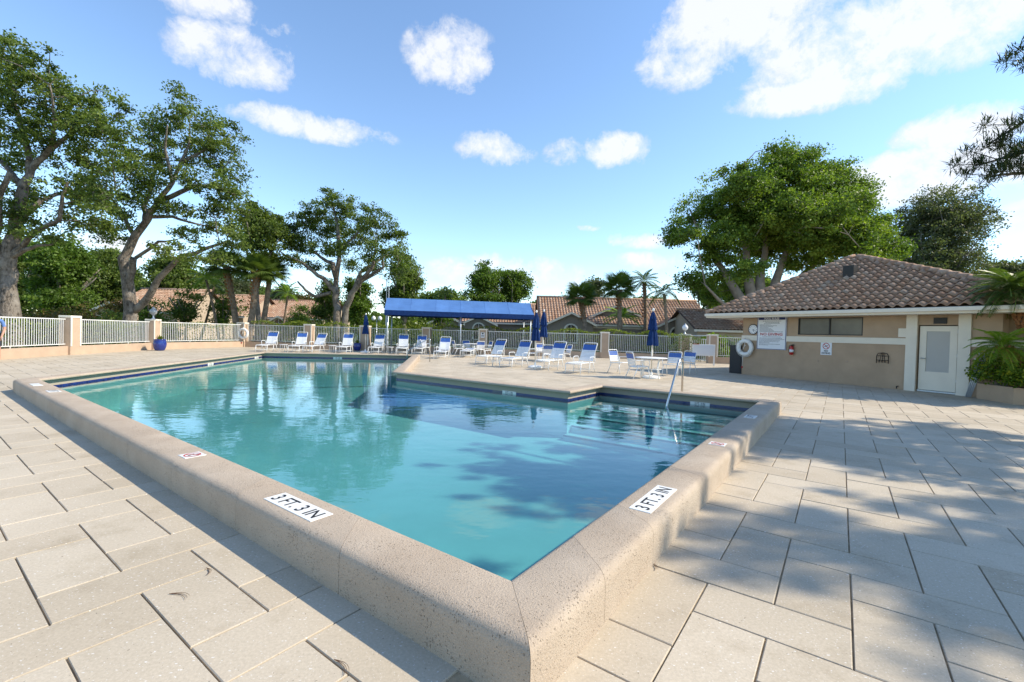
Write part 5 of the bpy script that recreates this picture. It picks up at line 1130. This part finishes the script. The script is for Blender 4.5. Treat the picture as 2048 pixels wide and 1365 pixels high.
# ------------------------------------------------------------------ houses beyond the fence
HT_V, HT_F = tile_prof(.30, .42, .085, 4, .045)
def tiled(poly, mb, w=.30, L_=.40): tiles_on([np.array(p, float) for p in poly], w, L_, lambda o_, ex, ey, n_, r_: mb.add([o_+ex*v[0]+ey*v[1]+n_*v[2] for v in HT_V], HT_F))
def gable_wing(h, x0, x1, yf, yb, ze_, pitch, wallm, arch=True):
    # wing with its gable facing the pool (local -y)
    xm = (x0+x1)/2; zr_ = ze_+(x1-x0)/2*pitch; ov_ = .3
    MB().add([(x0, yf, 0), (x1, yf, 0), (x1, yf, ze_), (xm, yf, zr_), (x0, yf, ze_), (x0, yb, 0), (x1, yb, 0), (x1, yb, ze_), (x0, yb, ze_)], [(0, 1, 2, 3, 4), (5, 0, 4, 8), (1, 6, 7, 2)]).obj('gable_wall', wallm, h)
    dz_ = ov_*pitch; rm = MB(); r0 = MB()
    for sgn, xe in ((-1, x0-ov_), (1, x1+ov_)):
        q = [(xe, yf-ov_, ze_-dz_+.05), (xe, yb, ze_-dz_+.05), (xm, yb, zr_+.05), (xm, yf-ov_, zr_+.05)]
        r0.add(q, [(0, 1, 2, 3)]); tiled(q if sgn < 0 else [q[1], q[0], q[3], q[2]], rm)
        MB().add([(xe, yf-ov_-.01, ze_-dz_-.14), (xe, yf-ov_-.01, ze_-dz_+.07), (xm, yf-ov_-.01, zr_+.07), (xm, yf-ov_-.01, zr_-.14)], [(0, 1, 2, 3)]).obj('barge_board', TRIM, h)
    rr = r0.obj('roof', mat('roof_underlay', (.12, .07, .05), .9), h); tag(rm.obj('roof_tiles', ROOF, rr), None, None, None, 'stuff')
    if arch:
        pts = [(-.55, 0), (.55, 0), (.55, 1.1)]+[(.55*math.cos(a), 1.1+.55*math.sin(a)) for a in np.linspace(.2, math.pi-.2, 8)]+[(-.55, 1.1)]
        wz = .75; o = MB().add([(xm+a*1.28, yf-.03, wz-.1+b*1.14) for a, b in pts], [tuple(range(len(pts)))]).obj('window', TRIM, h)
        MB().add([(xm+a, yf-.045, wz+b) for a, b in pts], [tuple(range(len(pts)))]).obj('pane', GLASS, o)
        MB().box((xm, yf-.055, wz+1.1), (1.1, .02, .05)).box((xm, yf-.055, wz+.8), (.05, .02, 1.6)).obj('glazing_bar', TRIM, o)
def long_roof(h, x0, x1, yf, yb, ze_, zr_, wallm):
    ym = (yf+yb)/2; MB().add([(x0, yf, 0), (x1, yf, 0), (x1, yf, ze_), (x0, yf, ze_), (x0, yb, 0), (x1, yb, 0), (x1, yb, ze_), (x0, yb, ze_), (x0, ym, zr_), (x1, ym, zr_)], [(0, 1, 2, 3), (1, 5, 6, 9, 2), (5, 4, 7, 6), (4, 0, 3, 8, 7)]).obj('wall', wallm, h)
    r0 = MB(); rm = MB(); o_ = .4; sl = (zr_-ze_)/(ym-yf)
    f = [(x0-o_, yf-o_, ze_-o_*sl+.06), (x1+o_, yf-o_, ze_-o_*sl+.06), (x1+o_, ym, zr_+.06), (x0-o_, ym, zr_+.06)]; b = [(x1+o_, yb+o_, ze_-o_*sl+.06), (x0-o_, yb+o_, ze_-o_*sl+.06), (x0-o_, ym, zr_+.06), (x1+o_, ym, zr_+.06)]
    for q in (f, b): r0.add(q, [(0, 1, 2, 3)])
    tiled(f, rm); rr = r0.obj('roof', mat('roof_underlay', (.12, .07, .05), .9), h); tag(rm.obj('roof_tiles', ROOF, rr), None, None, None, 'stuff')
    MB().tube([(x0-o_, ym, zr_+.12), (x1+o_, ym, zr_+.12)], .13, 8).obj('ridge_cap', ROOF, rr, True)
    MB().box(((x0+x1)/2, yf-o_-.02, ze_-o_*sl-.03), (x1-x0+2*o_, .03, .18)).obj('fascia', TRIM, h)
HY = 44.
def hx(x, Y=HY): return dp(x, 660, Y)[0]
WB = mat('taupe_house_stucco', (.25, .205, .165), .9, bump=.3, bscale=40, var=.05, vscale=.6); WT = mat('sand_house_stucco', (.44, .345, .25), .9, bump=.3, bscale=40, var=.05, vscale=.6)
def garage(h, xc, yf, w=4.6):
    o = MB().box((xc, yf-.02, 1.15), (w+.3, .06, 2.4)).obj('garage_surround', TRIM, h); d = MB().box((xc, yf-.07, 1.1), (w, .05, 2.15)).obj('garage_door', WB, h)
    for k in range(4): MB().box((xc, yf-.10, .35+k*.52), (w-.1, .02, .44), ch=.01).obj('door_panel', WB, d)
x0 = hx(1068, 48); h1 = thing('house', 'taupe townhouse with tiled gables and arched windows right of the umbrellas', 'house', (0, HY, 0))
long_roof(h1, hx(1082, 46), hx(1405, 46), .6, 9., 2.75, 5.35, WB)
for (xa, xb) in ((1095, 1182), (1308, 1382)): gable_wing(h1, hx(xa), hx(xb), -1.2, 2., 2.55, .48, WB)
gable_wing(h1, hx(1172, 45), hx(1300, 45), 1.6, 5., 3.15, .44, WB, False)
for xc in (1208, 1268): garage(h1, hx(xc), .58, 2.7)
h2_ = thing('house', 'tiled house half hidden behind the canopy', 'house', (0, 50, 0))
long_roof(h2_, hx(925, 50), hx(1075, 50), .6, 9., 2.75, 4.9, WB)
for (xa, xb) in ((860, 925), (925, 990)): gable_wing(h2_, hx(xa, 49), hx(xb, 49), -1.2, 2., 2.4, .46, WB, xa == 925)
h3_ = thing('house', 'sand coloured tiled house behind the leaning oak', 'house', (0, 42, 0))
long_roof(h3_, hx(205, 42), hx(345, 42), .6, 9., 2.7, 4.9, WT)
gable_wing(h3_, hx(190, 41), hx(255, 41), -1.0, 2., 2.6, .45, WT, False)
h4_ = thing('house', 'tiled house with a small arched gable left of the fan palms', 'house', (0, 52, 0))
long_roof(h4_, hx(330, 52), hx(480, 52), .6, 10., 2.7, 5.2, WT)
gable_wing(h4_, hx(398, 51), hx(440, 51), -1.2, 2., 2.2, .5, WT)
h5_ = thing('house', 'sand coloured house with a bright arched gable right of the fan palms', 'house', (0, 55, 0))
long_roof(h5_, hx(480, 55), hx(640, 55), .6, 10., 2.7, 4.9, WT); gable_wing(h5_, hx(540, 54), hx(578, 54), -1.2, 2., 2.1, .55, WT)
h6_ = thing('house', 'low tiled house between the gate and the pool house', 'house', (0, 37, 0))
long_roof(h6_, hx(1400, 37), hx(1560, 37), .6, 8., 2.3, 3.9, WT)
# flag poles and a twin street lamp behind the canopy
for (x, top, lb) in ((771.5, 560, 'thin metal pole at the left of the canopy'), (776, 555, 'second thin metal pole touching the canopy corner')):
    q = dp(x, 660, 38.); zt = dp(x, top, 38.)[2]; b = thing('metal_pole', lb, 'pole', (q[0], q[1], 0)); MB().lathe([(.05, 0), (.05, .2), (.04, .22), (.03, zt)], 10).obj('shaft', ALU, b, True); MB().lathe([(.03, zt), (.06, zt+.04), (.03, zt+.1)], 10).obj('cap', ALU, b, True)
q = dp(753, 660, 40); lp_ = thing('street_lamp', 'twin globe street lamp behind the slim umbrella', 'lamp', (q[0], q[1], 0)); zt = dp(753, 640, 40)[2]
MB().lathe([(.07, 0), (.05, .3), (.04, zt)], 10).tube([(-.28, 0, zt-.1), (-.2, 0, zt), (.2, 0, zt), (.28, 0, zt-.1)], .025, 6).obj('lamp_post', ALU, lp_, True)
for x in (-.28, .28): MB().lathe([(.08, 0), (.17, .1), (.19, .22), (.12, .36), (.03, .42)], 14, (x, 0, zt-.08)).obj('globe', SIGNW, lp_, True)
# ------------------------------------------------------------------ person at the left edge, just inside the fence
def person(loc, rz):
    r = thing('person', 'person in a blue shirt standing at the left railing', 'person', loc, rz)
    me = bpy.data.meshes.new('body')
    J_ = {'pel': (0, 0, .95), 'sp': (0, 0, 1.15), 'ch': (0, 0, 1.36), 'nk': (0, .0, 1.50), 'hd': (0, -.02, 1.62), 'ht': (0, -.02, 1.72), 'sl': (-.19, 0, 1.42), 'el': (-.24, .02, 1.13), 'wl': (-.22, -.08, .90), 'fl': (-.21, -.12, .80), 'sr': (.19, 0, 1.42), 'er': (.25, .02, 1.14), 'wr': (.23, -.10, .91), 'fr': (.22, -.14, .81), 'hl': (-.10, 0, .90), 'kl': (-.11, -.01, .50), 'al': (-.11, .02, .09), 'tl': (-.12, -.14, .04), 'hr': (.10, 0, .90), 'kr': (.11, -.01, .50), 'ar': (.11, .02, .09), 'tr': (.12, -.14, .04)}
    nm = list(J_); E_ = [('pel', 'sp'), ('sp', 'ch'), ('ch', 'nk'), ('nk', 'hd'), ('hd', 'ht'), ('ch', 'sl'), ('sl', 'el'), ('el', 'wl'), ('wl', 'fl'), ('ch', 'sr'), ('sr', 'er'), ('er', 'wr'), ('wr', 'fr'), ('pel', 'hl'), ('hl', 'kl'), ('kl', 'al'), ('al', 'tl'), ('pel', 'hr'), ('hr', 'kr'), ('kr', 'ar'), ('ar', 'tr')]
    R_ = dict(pel=.14, sp=.125, ch=.145, nk=.055, hd=.085, ht=.07, sl=.06, el=.043, wl=.03, fl=.03, sr=.06, er=.043, wr=.03, fr=.03, hl=.09, kl=.06, al=.045, tl=.04, hr=.09, kr=.06, ar=.045, tr=.04)
    me.from_pydata([J_[k] for k in nm], [(nm.index(a), nm.index(b)) for a, b in E_], [])
    o = link('body', me, r); md = o.modifiers.new('skin', 'SKIN'); lay = me.skin_vertices[0].data
    for k, v in zip(nm, lay): v.radius = (R_[k], R_[k]*(.72 if k in ('pel', 'sp', 'ch') else 1))
    lay[0].use_root = True; o.modifiers.new('sub', 'SUBSURF').levels = 2
    dg = bpy.context.evaluated_depsgraph_get(); m2 = bpy.data.meshes.new_from_object(o.evaluated_get(dg)); o.modifiers.clear(); o.data = m2
    m2.materials.clear(); [m2.materials.append(q_) for q_ in (SKIN, SHIRT, SHORT, HAIR)]
    for p in m2.polygons:
        z = p.center.z; x = abs(p.center.x); arm = x > .195
        p.material_index = 3 if (z > 1.66 or (z > 1.58 and p.center.y > .02)) else 1 if (z > 1.0 and z < 1.485 and not (arm and z < 1.2)) else 2 if (.52 < z <= 1.0 and not arm) else 0
        p.use_smooth = True
    for sx_ in (-1, 1):
        for k in range(4): MB().tube([(sx_*.215+(.02*k-.03)*.6, -.12-.012*k, .83), (sx_*.215+(.02*k-.03)*.7, -.13-.016*k, .76), (sx_*.21+(.02*k-.03)*.7, -.12-.016*k, .715+.008*abs(k-1.5))], [.010, .009, .007], 6).obj('finger', SKIN, r, True)
        MB().tube([(sx_*.20, -.10, .86), (sx_*.185, -.15, .82), (sx_*.18, -.165, .785)], [.012, .011, .008], 6).obj('thumb', SKIN, r, True)
q = dp(-12, 660, 15.3); person((q[0], q[1], 0), .5)
# ------------------------------------------------------------------ fallen pine needles and leaf scraps on the paving
NEED = mat('dry_pine_needle', (.12, .06, .03), .8)
for i, (x, y, ang, l) in enumerate([(338, 1190, -.5, .13), (412, 1138, -1.1, .10), (668, 1322, -1.0, .12), (1300, 1126, -1.7, .10), (1345, 1062, .4, .09)]):
    q = gp(x, y); o = tag(link('pine_needle', None, None, (q[0], q[1], .004)), 'dry brown pine needle cluster lying on the pale pavers', 'pine needle', 'needles on the paving')
    for k in range(3):
        a = ang+.10*k; c, s = math.cos(a), math.sin(a); MB().tube([(l*q_*c-s*l*.22*math.sin(q_*2.6), l*q_*s+c*l*.22*math.sin(q_*2.6), .002+.004*k*q_) for q_ in np.linspace(0, 1, 6)], [.0014, .0013, .0012, .0010, .0009, .0006], 5).obj('needle', NEED, o)
LEAFB = mat('dead_leaf', (.10, .06, .025), .8)
for i in range(26):
    x, y = rng.uniform(-6, 9), rng.uniform(1.6, 13)
    if inside(np.array(to_st(x, y)), offs(.45)): continue
    l = rng.uniform(.012, .03); a = rng.uniform(0, 6.28); c, s = math.cos(a), math.sin(a)
    tag(MB().add([(-l*c, -l*s, .002), (l*.4*s, -l*.4*c, .006), (l*c, l*s, .003), (-l*.4*s, l*.4*c, .005)], [(0, 1, 2, 3)]).obj('dead_leaf', LEAFB, None, loc=(x, y, .003)), 'tiny brown leaf scrap on the deck paving', 'leaf', 'leaf scraps on the deck')
